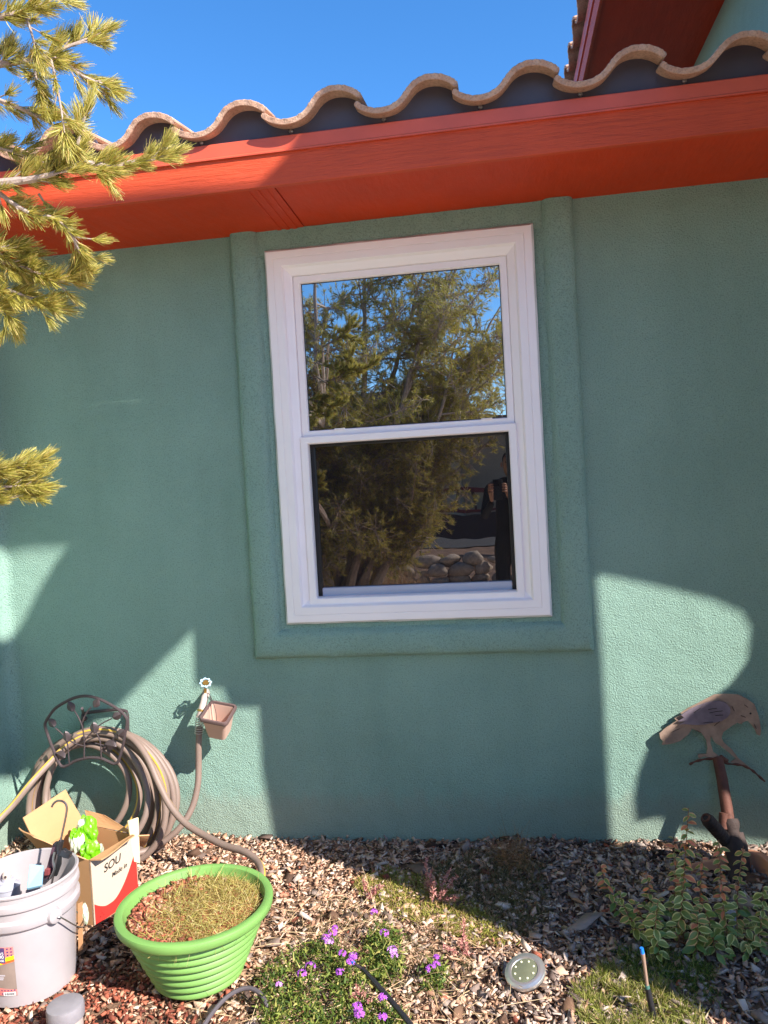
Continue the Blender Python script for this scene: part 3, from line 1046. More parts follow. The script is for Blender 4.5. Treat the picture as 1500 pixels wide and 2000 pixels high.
panel([BP(0, 0, 0), BP(BL, 0, 0), BP(BL, 0, BH), BP(0, 0, BH)], name='side_panel', m_=M_CARDP)
panel([BP(0, BW, 0), BP(0, 0, 0), BP(0, 0, BH), BP(0, BW, BH)], name='side_panel')
panel([BP(BL, 0, 0), BP(BL, BW, 0), BP(BL, BW, BH), BP(BL, 0, BH*.98)], name='side_panel')
panel([BP(BL, BW, 0), BP(0, BW, 0), BP(0, BW, BH), BP(BL, BW, BH)], name='side_panel')
panel([BP(0, 0, .004), BP(BL, 0, .004), BP(BL, BW, .004), BP(0, BW, .004)], name='bottom_panel')
# flaps
panel([BP(0, BW, BH), BP(BL, BW, BH), at(131, 1541, 1, -.45), at(45, 1597, 1, -.62)], name='flap', wob=.01)
panel([BP(0, 0, BH), BP(BL*.93, 0, BH), at(246, 1650, 1, -.58), at(206, 1648, 1, -.66)], name='flap', wob=.008) if False else None
panel([BP(0, -.001, BH), BP(BL*.93, -.001, BH+.002), BP(BL*.72, -.060, BH+.016), BP(BL*.04, -.046, BH+.004)], name='flap', wob=.012)
panel([BP(BL, 0, BH), BP(BL, BW*.9, BH), at(170, 1582, 1, -.38), at(205, 1592, 1, -.42)], name='flap', wob=.01)
panel([BP(0, BW, BH), BP(0, .02, BH), at(62, 1640, 1, -.80), at(36, 1618, 1, -.74)], name='flap', wob=.01)
panel([BP(BL*.92, -.001, .14), BP(BL+.01, -.004, .12), BP(BL+.015, -.006, BH+.055), BP(BL*.86, .0, BH+.06)], name='torn_strip', m_=mat('torn_board', lin(226, 202, 160), .85), t=.006)
panel([BP(BL+.002, -.002, BH-.01), at(240, 1646, 1, -.46), at(282, 1660, 1, -.40), BP(BL+.04, -.03, BH-.02)], name='flap', wob=.01)
def FP(a, c, t=0):
    """on the printed face: a 0..1 along, c 0..1 up"""
    return BP(a*BL, -.0012-t, c*BH)
mb = MB(); V = []; N_ = 24; F = []
for i in range(N_+1):
    a = .03+.95*i/N_
    top = .20 + .16*max(0, (.3-a)/.3)**1.6 + .60*max(0, (a-.40)/.60)**1.7
    V += [FP(a, .02), FP(a, min(top, .80))]
F = [(2*i, 2*i+2, 2*i+3, 2*i+1) for i in range(N_)]
mb.add(V, F)
build('red_print', mb, M_REDP, bx)
build('lettering', text_mb('SOU', .040, lambda x, y, t: FP(.26+x/BL, .70+y/BH+x*.35, .0006+t*.2), shear=.2, align='LEFT'), M_INK, bx)
build('lettering', text_mb('Made in', .023, lambda x, y, t: FP(.42+x/BL, .56+y/BH+x*.35, .0006+t*.2), shear=.2, align='LEFT'), M_INK, bx)
build('lettering', text_mb('sunny', .020, lambda x, y, t: FP(.12+x/BL, .06+y/BH+x*.3, .0012+t*.2), align='LEFT'), M_REDP, bx) if False else None
# small dark emblem printed near the lower corner
mb = MB()
for (a, c, r_) in ((.13, .10, .006), (.17, .14, .005), (.20, .10, .005), (.15, .18, .004)):
    mb.add([FP(a+r_*2.4*math.cos(k), c+r_*2*math.sin(k), .0008) for k in np.linspace(0, 2*PI, 8)[:-1]], [tuple(range(7))])
build('printed_emblem', mb, mat('dark_red_ink', lin(120, 20, 24), .6), bx)

# ---- green plastic bag in the box
def crumple(name, c, rad, mats, parent=None, seed=0, amp=.35, sub=3, folds=9., kind=None, origin=None):
    bm = bmesh.new()
    bmesh.ops.create_icosphere(bm, subdivisions=sub, radius=1)
    r2 = random.Random(seed)
    dirs = [(Vector((r2.gauss(0, 1), r2.gauss(0, 1), r2.gauss(0, 1))).normalized(), r2.uniform(.5, 1.6), r2.uniform(0, 6)) for _ in range(8)]
    for v in bm.verts:
        d = v.co.normalized()
        k = sum(a*abs(math.sin(folds*.35*d.dot(n)*3+p)) for n, a, p in dirs)/8
        k2 = sum(math.sin(folds*d.dot(n)*1.7+p*2) for n, a, p in dirs)/8
        q = 1-amp+amp*1.2*k+amp*.45*k2
        v.co = Vector((d.x*rad[0]*q, d.y*rad[1]*q, d.z*rad[2]*q))+Vector(c)
    mb = MB()
    bm.verts.index_update()
    mb.add([v.co for v in bm.verts], [tuple(v.index for v in f.verts) for f in bm.faces], 0, False)
    for i, f in enumerate(bm.faces):
        if len(mats) > 1 and r2.random() < .0: mb.mi[i] = 1
    if len(mats) > 1:
        for i, f in enumerate(mb.f):
            cc = Vector(mb.v[f[0]])-Vector(c)
            if math.sin(cc.x*60+seed)+math.sin(cc.z*55+cc.y*40) > 1.05: mb.mi[i] = 1
    bm.free()
    return build(name, mb, mats, parent, origin=origin if origin is not None else c)
M_LIME = mat('lime_green_plastic', lin(104, 174, 14), .4, var=.1, vscale=12, spec=.6)
M_WHP = mat('white_plastic_film', lin(184, 194, 172), .3, var=.05)
gb = thing('plastic_bag', at(165, 1640, 1, -.56), 'crumpled lime green and white plastic bag stuffed in the cardboard box', 'bag')
crumple('bag_bulge', at(170, 1625, 1, -.55), (.042, .045, .065), [M_LIME, M_WHP], gb, 3, .55, 4, 5.2)
crumple('bag_bulge', at(176, 1662, 1, -.60), (.034, .04, .042), [M_LIME, M_LIME], gb, 5, .58, 4, 4.6)
crumple('bag_bulge', at(149, 1643, 1, -.60), (.030, .03, .055), [M_WHP, M_LIME], gb, 8, .55, 4, 5.)
crumple('bag_bulge', at(192, 1660, 1, -.52), (.022, .03, .026), [M_WHP, M_LIME], gb, 9, .6, 3, 2.4)

# ---- white bucket
M_BKT = mat('white_hdpe_bucket', lin(163, 154, 156), .35, var=.07, vscale=9, bump=(14, .06, .002))
BC = np.array([-1.492, -.985, -.035])
bk = thing('bucket', BC, 'large white plastic bucket with a wire handle and tools inside, at the left edge', 'bucket')
BRT, BRB, BHH = .150, .128, .345
def brad(z): return BRB+(BRT-BRB)*z/BHH
pr = [(0, .004), (BRB-.008, .002), (BRB, .008), (brad(.235), .235), (brad(.24)+.010, .240), (brad(.24)+.012, .244), (brad(.26)+.011, .262), (brad(.27)+.001, .270), (brad(.29)+.001, .292), (brad(.30)+.009, .297), (brad(.30)+.010, .301), (brad(.31)+.008, .314), (brad(.32)+.001, .320), (brad(.335)+.001, .334), (BRT+.006, .338), (BRT+.007, .343), (BRT+.003, .347), (BRT-.003, .345), (BRT-.004, .33), (BRB-.004, .012), (0, .012)]
build('shell', MB().lathe(pr, 72, c=tuple(BC)), M_BKT, bk)
def BK(phi, z, out=0.):
    r_ = brad(z)+out
    return BC+np.array([r_*math.cos(phi), r_*math.sin(phi), z])
# handle boss faces the viewer's right
ph0 = math.atan2(-3.1-BC[1]-.0, 0-BC[0])+R(28)
mb = MB()
c_ = BK(ph0, .252, .0); nrm_ = Vector((math.cos(ph0), math.sin(ph0), 0))
mq = Matrix.Translation(c_)@nrm_.to_track_quat('Z', 'Y').to_matrix().to_4x4()
mb.lathe([(0, .022), (.014, .022), (.020, .019), (.026, .0)], 20, mtx=mq)
build('handle_boss', mb, M_BKT, bk)
hp = [BK(ph0, .252, .027), BK(ph0+.06, .246, .030), BK(ph0+.35, .195, .032), BK(ph0+.6, .165, .030), BK(ph0+.95, .15, .022), BK(ph0+1.3, .148, .018), BK(ph0+1.9, .17, .016), BK(ph0+2.6, .22, .02), BK(ph0+PI, .25, .025)]
build('wire_handle', MB().tube(smooth_path(hp, 6), .0022, 6), M_STEEL, bk)
# printed label, wrapped on the shell
LR = math.atan2(-3.1-BC[1], 0-BC[0])-R(17)
def LB(s_, t, out=.0008):
    """s metres leftwards from the right edge, t metres above the label's foot"""
    ph = LR - s_/.135
    return BK(ph, .045+t, out)
def patch(poly, m_, name, out):
    """polygon in label metres, finely cut to follow the curve"""
    xs_ = [p[0] for p in poly]; n_ = 16
    x0, x1 = min(xs_), max(xs_)
    def yr(x):
        ys_ = []
        for i in range(len(poly)):
            a, b = poly[i], poly[(i+1) % len(poly)]
            if abs(a[0]-b[0]) < 1e-9:
                if abs(a[0]-x) < 1e-9: ys_ += [a[1], b[1]]
                continue
            if min(a[0], b[0])-1e-9 <= x <= max(a[0], b[0])+1e-9: ys_.append(a[1]+(b[1]-a[1])*(x-a[0])/(b[0]-a[0]))
        return min(ys_), max(ys_)
    V = []
    for i in range(n_+1):
        x = x0+(x1-x0)*i/n_
        a, b = yr(min(max(x, x0+1e-7), x1-1e-7))
        V += [LB(x, a, out), LB(x, b, out)]
    mb = MB(); mb.add(V, [(2*i, 2*i+1, 2*i+3, 2*i+2) for i in range(n_)])
    return build(name, mb, m_, bk)
LH, LWD = .150, .13
patch([(0, 0), (LWD, 0), (LWD, LH), (0, LH)], mat('label_taupe', lin(140, 122, 112), .5, var=.15, vscale=25), 'label', .0008)
M_SALM = mat('label_salmon', lin(232, 128, 120), .5, var=.03)
M_PURP = mat('label_purple', lin(78, 62, 108), .5, var=.1)
M_YEL = mat('label_yellow', lin(244, 214, 30), .5, var=.02)
M_ORG = mat('label_orange', lin(230, 100, 40), .5, var=.02)
M_WHT = mat('label_white', (.8, .78, .78), .5, var=.02)
patch([(0, .115), (LWD, .085), (LWD, LH), (0, LH)], M_SALM, 'label_field', .0010)
patch([(0, .003), (LWD, .003), (LWD, .035), (0, .019)], M_SALM, 'label_field', .0010)
patch([(0, .112), (LWD, .082), (LWD, .094), (0, .124)], M_YEL, 'label_stripe', .0012)
patch([(0, .106), (LWD, .076), (LWD, .083), (0, .113)], M_ORG, 'label_stripe', .0014)
patch([(.024, .102), (.100, .102), (.100, LH-.001), (.024, LH-.001)], M_PURP, 'label_field', .0016)
patch([(.032, .099), (.046, .106), (.070, .094), (.070, .088)], M_YEL, 'label_stripe', .0018)
mb = MB()
for i in range(2):
    for j in range(5):
        s_, t_ = .006+i*.010, .126+j*.0095-.0*i
        if t_ > LH: continue
        mb.add([LB(s_+.0028*math.cos(k), min(LH, t_+.0028*math.sin(k)), .0018) for k in np.linspace(0, 2*PI, 9)[:-1]], [tuple(range(8))])
for i in range(12):
    for j in range(2):
        s_, t_ = .006+i*.0095, .008+j*.010
        if s_ < .04 and j == 0: continue
        mb.add([LB(s_+.0026*math.cos(k), t_+.0026*math.sin(k), .0018) for k in np.linspace(0, 2*PI, 9)[:-1]], [tuple(range(8))])
build('label_dots', mb, M_PURP, bk, kind='stuff')
patch([(.004, .002), (.040, .002), (.040, .013), (.004, .013)], M_WHT, 'barcode_field', .0020)
mb = MB(); x = .007
while x < .036:
    wd = random.choice([.0006, .0012, .0018]); mb.add([LB(x, .004, .0023), LB(x+wd, .004, .0023), LB(x+wd, .011, .0023), LB(x, .011, .0023)], [(0, 1, 2, 3)]); x += wd+random.choice([.0007, .0013])
build('barcode', mb, M_INK, bk, kind='stuff')
for body, size, s0_, t0_ in (('440', .0145, .027, .117), ('BASE', .0095, .027, .107), ('LVS', .0105, .027, .1285)):
    build('lettering', text_mb(body, size, lambda x, y, t: LB(s0_-x, t0_+y, .0021+.1*t), align='RIGHT'), M_WHT, bk)
for (s_, t_, wd) in ((.03, .062, .032), (.034, .055, .020), (.036, .050, .024)):
    patch([(s_, t_), (s_+wd, t_), (s_+wd, t_+.004), (s_, t_+.004)], mat('label_print_grey', lin(186, 178, 184), .5), 'label_print', .0012)

# ---- tools in the bucket
can = thing('spray_can', BC+np.array([-.0, -.03, .02]), 'white aerosol can with a round white nozzle standing in the bucket', 'spray can')
cc = at(14, 1722, 2, .245); ccx, ccy = cc[0], cc[1]
prc = [(.0, .0), (.036, .001), (.036, .206), (.038, .208), (.038, .212), (.034, .216), (.026, .224), (.0255, .228), (.016, .230), (.015, .236), (0, .236)]
build('can_body', MB().lathe(prc, 36, c=(ccx, ccy, .02)), mat('can_white', lin(160, 160, 172), .35, var=.04), can)
build('nozzle', MB().lathe([(.0, .0), (.010, 0), (.013, .006), (.0125, .018), (.008, .026), (0, .028)], 24, c=(ccx, ccy, .02+.232)), mat('nozzle_cream', lin(190, 176, 164), .35), can)
mb = MB(); mb.lathe([(.0, .001), (.004, .001), (.004, -.001)], 12, c=(ccx+.004, ccy-.0125, .266), mtx=Matrix.Rotation(R(80), 4, 'X'))
build('nozzle_hole', mb, M_IRON, can)
cd = thing('sanding_sponge', at(70, 1720, 2, .2), 'pale blue flat sanding sponge standing on edge in the bucket', 'sponge')
q = [at(52, 1735, 1, -1.06), at(82, 1728, 1, -1.04), at(85, 1690, 1, -.98), at(58, 1687, 1, -1.00)]
nn_ = np.cross(q[1]-q[0], q[3]-q[0]); nn_ /= np.linalg.norm(nn_)
mb = MB(); mb.add(q+[p+nn_*-.012 for p in q], [(0, 1, 2, 3), (7, 6, 5, 4), (0, 4, 5, 1), (1, 5, 6, 2), (2, 6, 7, 3), (3, 7, 4, 0)])
build('sponge_block', mb, mat('pale_blue_foam', lin(132, 170, 192), .8, bump=(400, .3, .001)), cd, bevel=.002)
cg = thing('caulking_gun', at(112, 1680, 2, .25), 'dark steel caulking gun with a hooked rod standing in the bucket', 'caulking gun')
CY = -.95
M_GM = mat('gunmetal', lin(84, 80, 84), .35, .8, var=.25, vscale=25)
M_PLUM = mat('plum_plastic', lin(88, 60, 72), .5)
rod = smooth_path([at(101, 1576, 1, CY), at(105, 1569, 1, CY), at(113, 1564, 1, CY), at(124, 1566, 1, CY), at(130, 1575, 1, CY), at(129, 1592, 1, CY), at(121, 1630, 1, CY), at(113, 1668, 1, CY), at(100, 1730, 1, CY)], 6)
build('hook_rod', MB().tube(rod, .0034, 8), mat('worn_steel', lin(150, 140, 140), .3, .9), cg)
build('rod_housing', MB().tube([at(120, 1642, 1, CY), at(117, 1652, 1, CY), at(115, 1666, 1, CY)], [.008, .009, .008], 10), M_GM, cg)
def slab(px, d, t, name, m_, parent, bev=.0015):
    q = [at(u, v, 1, d) for u, v in px]; n_ = len(q)
    mb = MB(); mb.add(q+[p+np.array([0, t, 0]) for p in q], [tuple(range(n_)), tuple(range(2*n_-1, n_-1, -1))]+[(i, n_+i, n_+(i+1) % n_, (i+1) % n_) for i in range(n_)])
    return build(name, mb, m_, parent, bevel=bev)
slab([(113, 1662), (124, 1660), (128, 1665), (137, 1669), (134, 1678), (124, 1676), (114, 1671)], CY-.004, .016, 'thumb_plate', M_GM, cg)
slab([(103, 1648), (112, 1648), (110, 1665), (104, 1690), (97, 1718), (84, 1716), (92, 1690)], CY+.004, .018, 'trigger_grip', M_PLUM, cg)
slab([(112, 1664), (119, 1668), (118, 1690), (110, 1712), (104, 1712), (108, 1688)], CY-.002, .008, 'frame_arm', mat('black_paint_metal', (.03, .03, .032), .35, .4), cg)
build('trigger', MB().tube(smooth_path([at(107, 1664, 1, CY-.008), at(104, 1680, 1, CY-.01), at(106, 1698, 1, CY-.01), at(98, 1716, 1, CY-.01)], 5), .0035, 8), M_STEEL, cg)
slab([(87, 1698), (96, 1698), (95, 1710), (86, 1711)], CY-.008, .012, 'grip_tip', mat('dull_red_plastic', lin(130, 64, 66), .4), cg)
slab([(105, 1646), (120, 1645), (120, 1651), (105, 1652)], CY-.002, .012, 'rear_bracket', M_GM, cg)

# ---- scrap of paper and board strip leaning on the bucket
o = crumple('paper_scrap', at(166, 1785, 1, -.80), (.012, .012, .038), [M_WHP], None, 21, .45, 3)
tag(o, 'small white crumpled paper scrap between the bucket and the box', 'paper')
mb = MB(); q = [at(152, 1765, 1, -.90), at(160, 1762, 1, -.90), at(161, 1855, 1, -.90), at(153, 1858, 1, -.90)]
mb.add(q+[p+np.array([.0, .004, 0]) for p in q], [(0, 1, 2, 3), (7, 6, 5, 4), (0, 4, 5, 1), (1, 5, 6, 2), (2, 6, 7, 3), (3, 7, 4, 0)])
tag(build('cardboard_strip', mb, M_CARD, None, origin=q[2]), 'narrow tan cardboard strip standing against the right side of the bucket', 'cardboard')

# ---- ribbed green pot
M_POT = mat('lime_green_plastic_pot', lin(113, 154, 80), .5, var=.12, vscale=7, bump=(50, .05, .001))
PC = np.array([-.970, -.930, -.030])
pot = thing('plant_pot', PC, 'round ribbed lime green plastic pot with dry moss and red mulch', 'plant pot')
pr = [(0, .002), (.112, .0), (.118, .006)]
NR = 7
for k in range(NR):
    z0 = .010+k*.0265
    for t in np.linspace(0, 1, 9)[:-1]:
        z = z0+.0265*t
        r_ = .117+.0119*k+.0150*min(1., t/.16)**.6+.0045*math.sin(PI*t)-.003*t
        pr.append((r_, z))
pr += [(.210, .196), (.216, .199), (.2285, .204), (.2325, .209), (.2350, .226), (.2330, .231), (.228, .2335), (.214, .2335), (.210, .231), (.208, .225), (.200, .19), (.105, .03), (0, .03)]
build('shell', MB().lathe(pr, 96, c=tuple(PC)), M_POT, pot)
mb = MB(); V = []
for i in range(12):
    for k in range(40):
        a = 2*PI*k/40; r_ = .203*i/11
        V.append((PC[0]+r_*math.cos(a), PC[1]+r_*math.sin(a), PC[2]+.200+.012*(1-(i/11)**2)+.004*vnoise(r_*math.cos(a)*20, r_*math.sin(a)*20, 1.)))
mb.add(V, [(i*40+k, i*40+(k+1) % 40, (i+1)*40+(k+1) % 40, (i+1)*40+k) for i in range(11) for k in range(40)], 0, True)
build('potting_soil', mb, MATS['red_gravel'], pot)
# red chips and dry moss inside
n = 900
a = rng.uniform(0, 2*PI, n); r_ = .19*np.sqrt(rng.uniform(0, 1, n))
Px = np.c_[PC[0]+r_*np.cos(a), PC[1]+r_*np.sin(a), np.full(n, PC[2]+.206)]
kk = (Px[:, 0]-PC[0]) < -.02+.05*rng.normal(size=n)
Px = Px[kk]; n = len(Px)
c8 = np.array([(-1, -1, -1), (1, -1, -1), (1, 1, -1), (-1, 1, -1), (-1, -1, 1), (1, -1, 1), (1, 1, 1), (-1, 1, 1)], float)*.5
V = c8[None]*rng.uniform(.006, .018, (n, 1, 3))*rng.uniform(.5, 1.2, (n, 8, 1))+rng.normal(0, .0015, (n, 8, 3))
ang = rng.uniform(0, 2*PI, n); c2, s2 = np.cos(ang)[:, None], np.sin(ang)[:, None]
x_, y_ = V[..., 0].copy(), V[..., 1].copy(); V[..., 0] = x_*c2-y_*s2; V[..., 1] = x_*s2+y_*c2
V += Px[:, None, :]+np.array([0, 0, .004])
F6 = np.array([(0, 3, 2, 1), (4, 5, 6, 7), (0, 1, 5, 4), (1, 2, 6, 5), (2, 3, 7, 6), (3, 0, 4, 7)])
npmesh('mulch', V.reshape(-1, 3), (np.arange(n)[:, None, None]*8+F6[None]).reshape(-1, 4), MATS['red_gravel'], pot, kind='stuff')
M_MOSS = island_mat('dry_yellow_moss', [(0, lin(120, 104, 50)), (.3, lin(176, 156, 84)), (.6, lin(206, 180, 118)), (.8, lin(168, 170, 78)), (1, lin(222, 202, 150))], .8, transl=.25)
n = 7500
a = rng.uniform(0, 2*PI, n); r_ = .197*np.sqrt(rng.uniform(0, 1, n))
Px = np.c_[PC[0]+r_*np.cos(a), PC[1]+r_*np.sin(a), PC[2]+.202+.030*(1-(r_/.20)**2)*rng.uniform(0, 1, n)]
kk = (Px[:, 0]-PC[0]) > -.10+.035*rng.normal(size=n)
Px = Px[kk]; n = len(Px)
D = rng.normal(0, 1, (n, 3)); D[:, 2] = np.abs(D[:, 2])*.4
V, F = blades(Px, D, rng.uniform(.010, .028, n), rng.uniform(.0012, .0026, n), rng.normal(0, .7, (n, 3)), 3, .5)
npmesh('dry_moss', V, F, M_MOSS, pot, kind='stuff')
for (u, v, m_) in ((245, 1765, M_WHT), (238, 1768, mat('aqua_plastic_bit', lin(120, 205, 180), .4))):
    c = at(u, v, 2, PC[2]+.226)
    build('plastic_bit', MB().box((c[0]-.006, c[1]-.004, c[2]-.002), (c[0]+.005, c[1]+.004, c[2]+.003)), m_, pot)

# ---- capped pipe at the bottom edge
cpx = at(127, 1962, 2, .075)
cp = thing('capped_pipe', (cpx[0], cpx[1], -.04), 'white standpipe with a grey rubber cap in front of the bucket', 'pipe')
build('pipe', MB().lathe([(.043, -.12), (.043, .098), (0, .098)], 32, c=(cpx[0], cpx[1], -.04)), M_WHPIPE, cp)
build('cap', MB().lathe([(.046, .080), (.0485, .082), (.049, .108), (.047, .116), (.040, .119), (0, .1185)], 36, c=(cpx[0], cpx[1], -.04)), mat('grey_rubber_cap', lin(132, 126, 130), .5, var=.15, vscale=20, bump=(60, .2, .002)), cp)

# =================================================================== RIGHT SIDE: bird ornament, edging, tag
M_RUST = mat('rusty_steel_plate', lin(160, 134, 118), .75, .2, var=.3, vscale=22, bump=(150, .35, .002))
M_BLUE = mat('blued_steel_plate', lin(128, 114, 126), .6, .35, var=.3, vscale=18, bump=(120, .3, .002))
M_PIPE = mat('rusty_brown_pipe', lin(98, 60, 48), .7, .3, var=.3, vscale=30, bump=(90, .4, .003))
M_DKP = mat('dark_weathered_post', lin(60, 46, 42), .8, .1, var=.35, vscale=26, bump=(70, .6, .005))
BY = -.030
bird = thing('bird_ornament', at(1432, 1725, 2, -.04), 'rusty cut steel crow ornament on a pipe post at the right edge', 'garden ornament')
def B(x, y): return at(1150+x/4.2857, 1320+y/4.2857, 1, BY)
crow = [(590, 480), (640, 436), (735, 375), (716, 356), (786, 318), (764, 312), (830, 268), (905, 232), (1000, 182), (1050, 156), (1150, 150), (1250, 156), (1325, 192), (1385, 238), (1412, 310), (1430, 380), (1441, 460), (1432, 500), (1408, 490), (1388, 446), (1360, 408), (1330, 374), (1292, 384), (1278, 402), (1240, 392), (1190, 422), (1124, 470), (1110, 520), (1130, 558), (1200, 618), (1252, 690), (1352, 770), (1330, 782), (1262, 742), (1185, 722), (1228, 692), (1170, 640), (1105, 588), (1058, 560), (1022, 505), (1016, 560), (1042, 636), (1092, 672), (1060, 690), (1000, 682), (962, 672), (920, 690), (912, 655), (985, 652), (992, 600), (980, 535), (944, 480), (905, 462), (865, 440), (828, 492), (760, 546), (680, 570), (612, 576), (622, 548), (596, 520)]
def toplate(poly, yoff, thick):
    pts = [B(*p) for p in poly]
    return plate([[(p[0], p[2]) for p in pts]], thick, lambda a, b, t: (a, BY+yoff+t, b))
build('body_plate', toplate(crow, 0, .005), M_RUST, bird)
wing = [(765, 320), (830, 276), (905, 240), (1000, 208), (1080, 200), (1140, 218), (1175, 262), (1176, 300), (1150, 342), (1100, 372), (1040, 384), (960, 400), (880, 402), (800, 396), (752, 400), (800, 372), (738, 372), (790, 340)]
build('wing_plate', toplate(wing, -.012, .004), M_BLUE, bird)
for a in [[(990, 272), (1060, 262)], [(1000, 300), (1110, 282)], [(1050, 322), (1115, 318)], [(950, 384), (1030, 376)], [(1040, 408), (1085, 372)], [(870, 300), (925, 262)]]:
    P = [B(*p)+np.array([0, -.0165, 0]) for p in a]
    build('feather_cut', MB().tube([P[0], (P[0]+P[1])/2+np.array([0, 0, .001]), P[1]], .0011, 5), mat('dark_cut_line', lin(44, 34, 36), .8), bird)
for a in [[(1270, 330), (1310, 345)], [(1300, 240), (1330, 262)], [(1195, 250), (1215, 292)], [(1380, 400), (1400, 440)], [(900, 455), (940, 475)], [(690, 470), (760, 440)]]:
    P = [B(*p)+np.array([0, -.0035, 0]) for p in a]
    build('feather_cut', MB().tube([P[0], (P[0]+P[1])/2, P[1]], .0010, 5), MATS['dark_cut_line'], bird)
mb = MB().lathe([(0, .002), (.0035, .0015), (.004, 0)], 12, c=tuple(B(1352, 314)+np.array([0, -.002, 0])), mtx=Matrix.Rotation(PI/2, 4, 'X'))
build('eye', mb, MATS['dark_cut_line'], bird)
pb = smooth_path([B(838, 738), B(890, 712), B(960, 694), B(1040, 690), B(1090, 700), B(1160, 730), B(1240, 738), B(1300, 752), B(1360, 784), B(1410, 826), B(1470, 880)], 5)
build('perch', MB().tube([p+np.array([0, -.006, 0]) for p in pb], [.0042+.0012*math.sin(i*1.1) for i in range(len(pb))], 7), M_PIPE, bird)
pz = [at(1402, 1482, 1, BY-.004), at(1410, 1520, 1, -.09), at(1418, 1570, 1, -.125), at(1424, 1612, 1, -.155), at(1430, 1660, 1, -.19)]
build('pole', MB().tube(pz, [.0195, .0205, .0215, .0225, .024], 14), M_PIPE, bird)
build('pole_weld', MB().tube([B(1068, 702), B(1110, 684), B(1160, 716)], [.008, .011, .008], 8), M_PIPE, bird)
pz = smooth_path([at(1424, 1600, 1, -.16), at(1430, 1630, 1, -.185), at(1436, 1680, 1, -.23), at(1440, 1745, 1, -.30)], 4)
build('post', MB().tube(pz, [.030+.004*math.sin(i*1.3) for i in range(len(pz))], 12), M_DKP, bird)
pz = [at(1441, 1626, 1, -.17), at(1446, 1650, 1, -.19), at(1451, 1700, 1, -.235), at(1452, 1735, 1, -.27)]
build('side_stake', MB().tube(pz, [.020, .026, .028, .03], 8), M_DKP, bird)
# threaded branch pipe
e0, e1 = at(1379, 1598, 1, -.25), at(1422, 1646, 1, -.19)
n_ = 40
pz = [e0+(e1-e0)*i/n_ for i in range(n_+1)]
build('branch_pipe', MB().tube(pz, [.0225+(.0022 if i % 4 < 2 else 0)-.004*(i < 2) for i in range(n_+1)], 20), M_DKP, bird)
axp = Vector(e0-e1).normalized(); mq = Matrix.Translation(e0)@axp.to_track_quat('Z', 'Y').to_matrix().to_4x4()
build('pipe_end', MB().lathe([(.017, .001), (.016, .006), (.011, .006), (.010, .001), (.009, -.01)], 24, mtx=mq), M_PIPE, bird)
build('pipe_bore', MB().lathe([(0, .0025), (.0095, .0025)], 20, mtx=mq), MATS['dark_cut_line'], bird)
build('coupling', MB().tube([at(1414, 1588, 1, -.165), at(1413, 1618, 1, -.18)], [.017, .018], 16), M_PIPE, bird)

# terracotta edging
M_TER = mat('terracotta', lin(206, 142, 108), .75, var=.1, vscale=14, bump=(120, .2, .002))
te = thing('terracotta_edging', at(1440, 1680, 2, -.04), 'curved terracotta edging half buried in the mulch behind the bird post', 'edging')
path = smooth_path([at(1346, 1688, 2, -.002), at(1378, 1682, 2, .004), at(1405, 1676, 2, .010), at(1436, 1667, 2, .016), at(1462, 1662, 2, .024), at(1488, 1669, 2, .026), at(1510, 1688, 2, .024), at(1528, 1716, 2, .020), at(1535, 1760, 2, .014)], 6)
N = len(path); V = []
for i, p in enumerate(path):
    t = path[min(i+1, N-1)]-path[max(i-1, 0)]; t = t/np.linalg.norm(t); nn = np.array([-t[1], t[0], 0])
    wd = .006+.020*sm(0, .45, i/N)*(1-.3*sm(.8, 1, i/N))
    hh = .075
    for (s_, z) in ((1.2, -hh), (1.0, -.004), (.85, 0), (-.85, 0), (-1, -.004), (-1.2, -hh)):
        V.append(p+nn*wd*s_*.5+np.array([0, 0, z]))
F = [(i*6+j, i*6+j+1, i*6+j+7, i*6+j+6) for i in range(N-1) for j in range(5)]+[(0, 1, 2, 3, 4, 5), tuple((N-1)*6+j for j in range(6))[::-1]]
mb = MB(); mb.add(V, F, 0, False)
build('rim', mb, M_TER, te)

# plant tag
tg = thing('plant_tag', at(1432, 1822, 2, -.03), 'white plastic plant tag standing among the variegated leaves', 'plant tag')
d = -.62
poly = [at(1413, 1786, 1, d), at(1427, 1777, 1, d), at(1437, 1781, 1, d), at(1441, 1800, 1, d), at(1444, 1822, 1, d), at(1436, 1824, 1, d), at(1429, 1800, 1, d)]
mb = MB(); mb.add(poly+[p+np.array([0, .0025, 0]) for p in poly], [tuple(range(7)), tuple(range(13, 6, -1))]+[(i, 7+i, 7+(i+1) % 7, (i+1) % 7) for i in range(7)])
build('tag_plate', mb, mat('white_tag_plastic', lin(214, 216, 230), .4), tg)
for (a, b) in (((1418, 1788), (1430, 1784)), ((1421, 1793), (1433, 1789)), ((1433, 1800), (1438, 1815))):
    build('print_line', MB().tube([at(a[0], a[1], 1, d-.001), at(b[0], b[1], 1, d-.001)], .0011, 4), M_INK, tg)

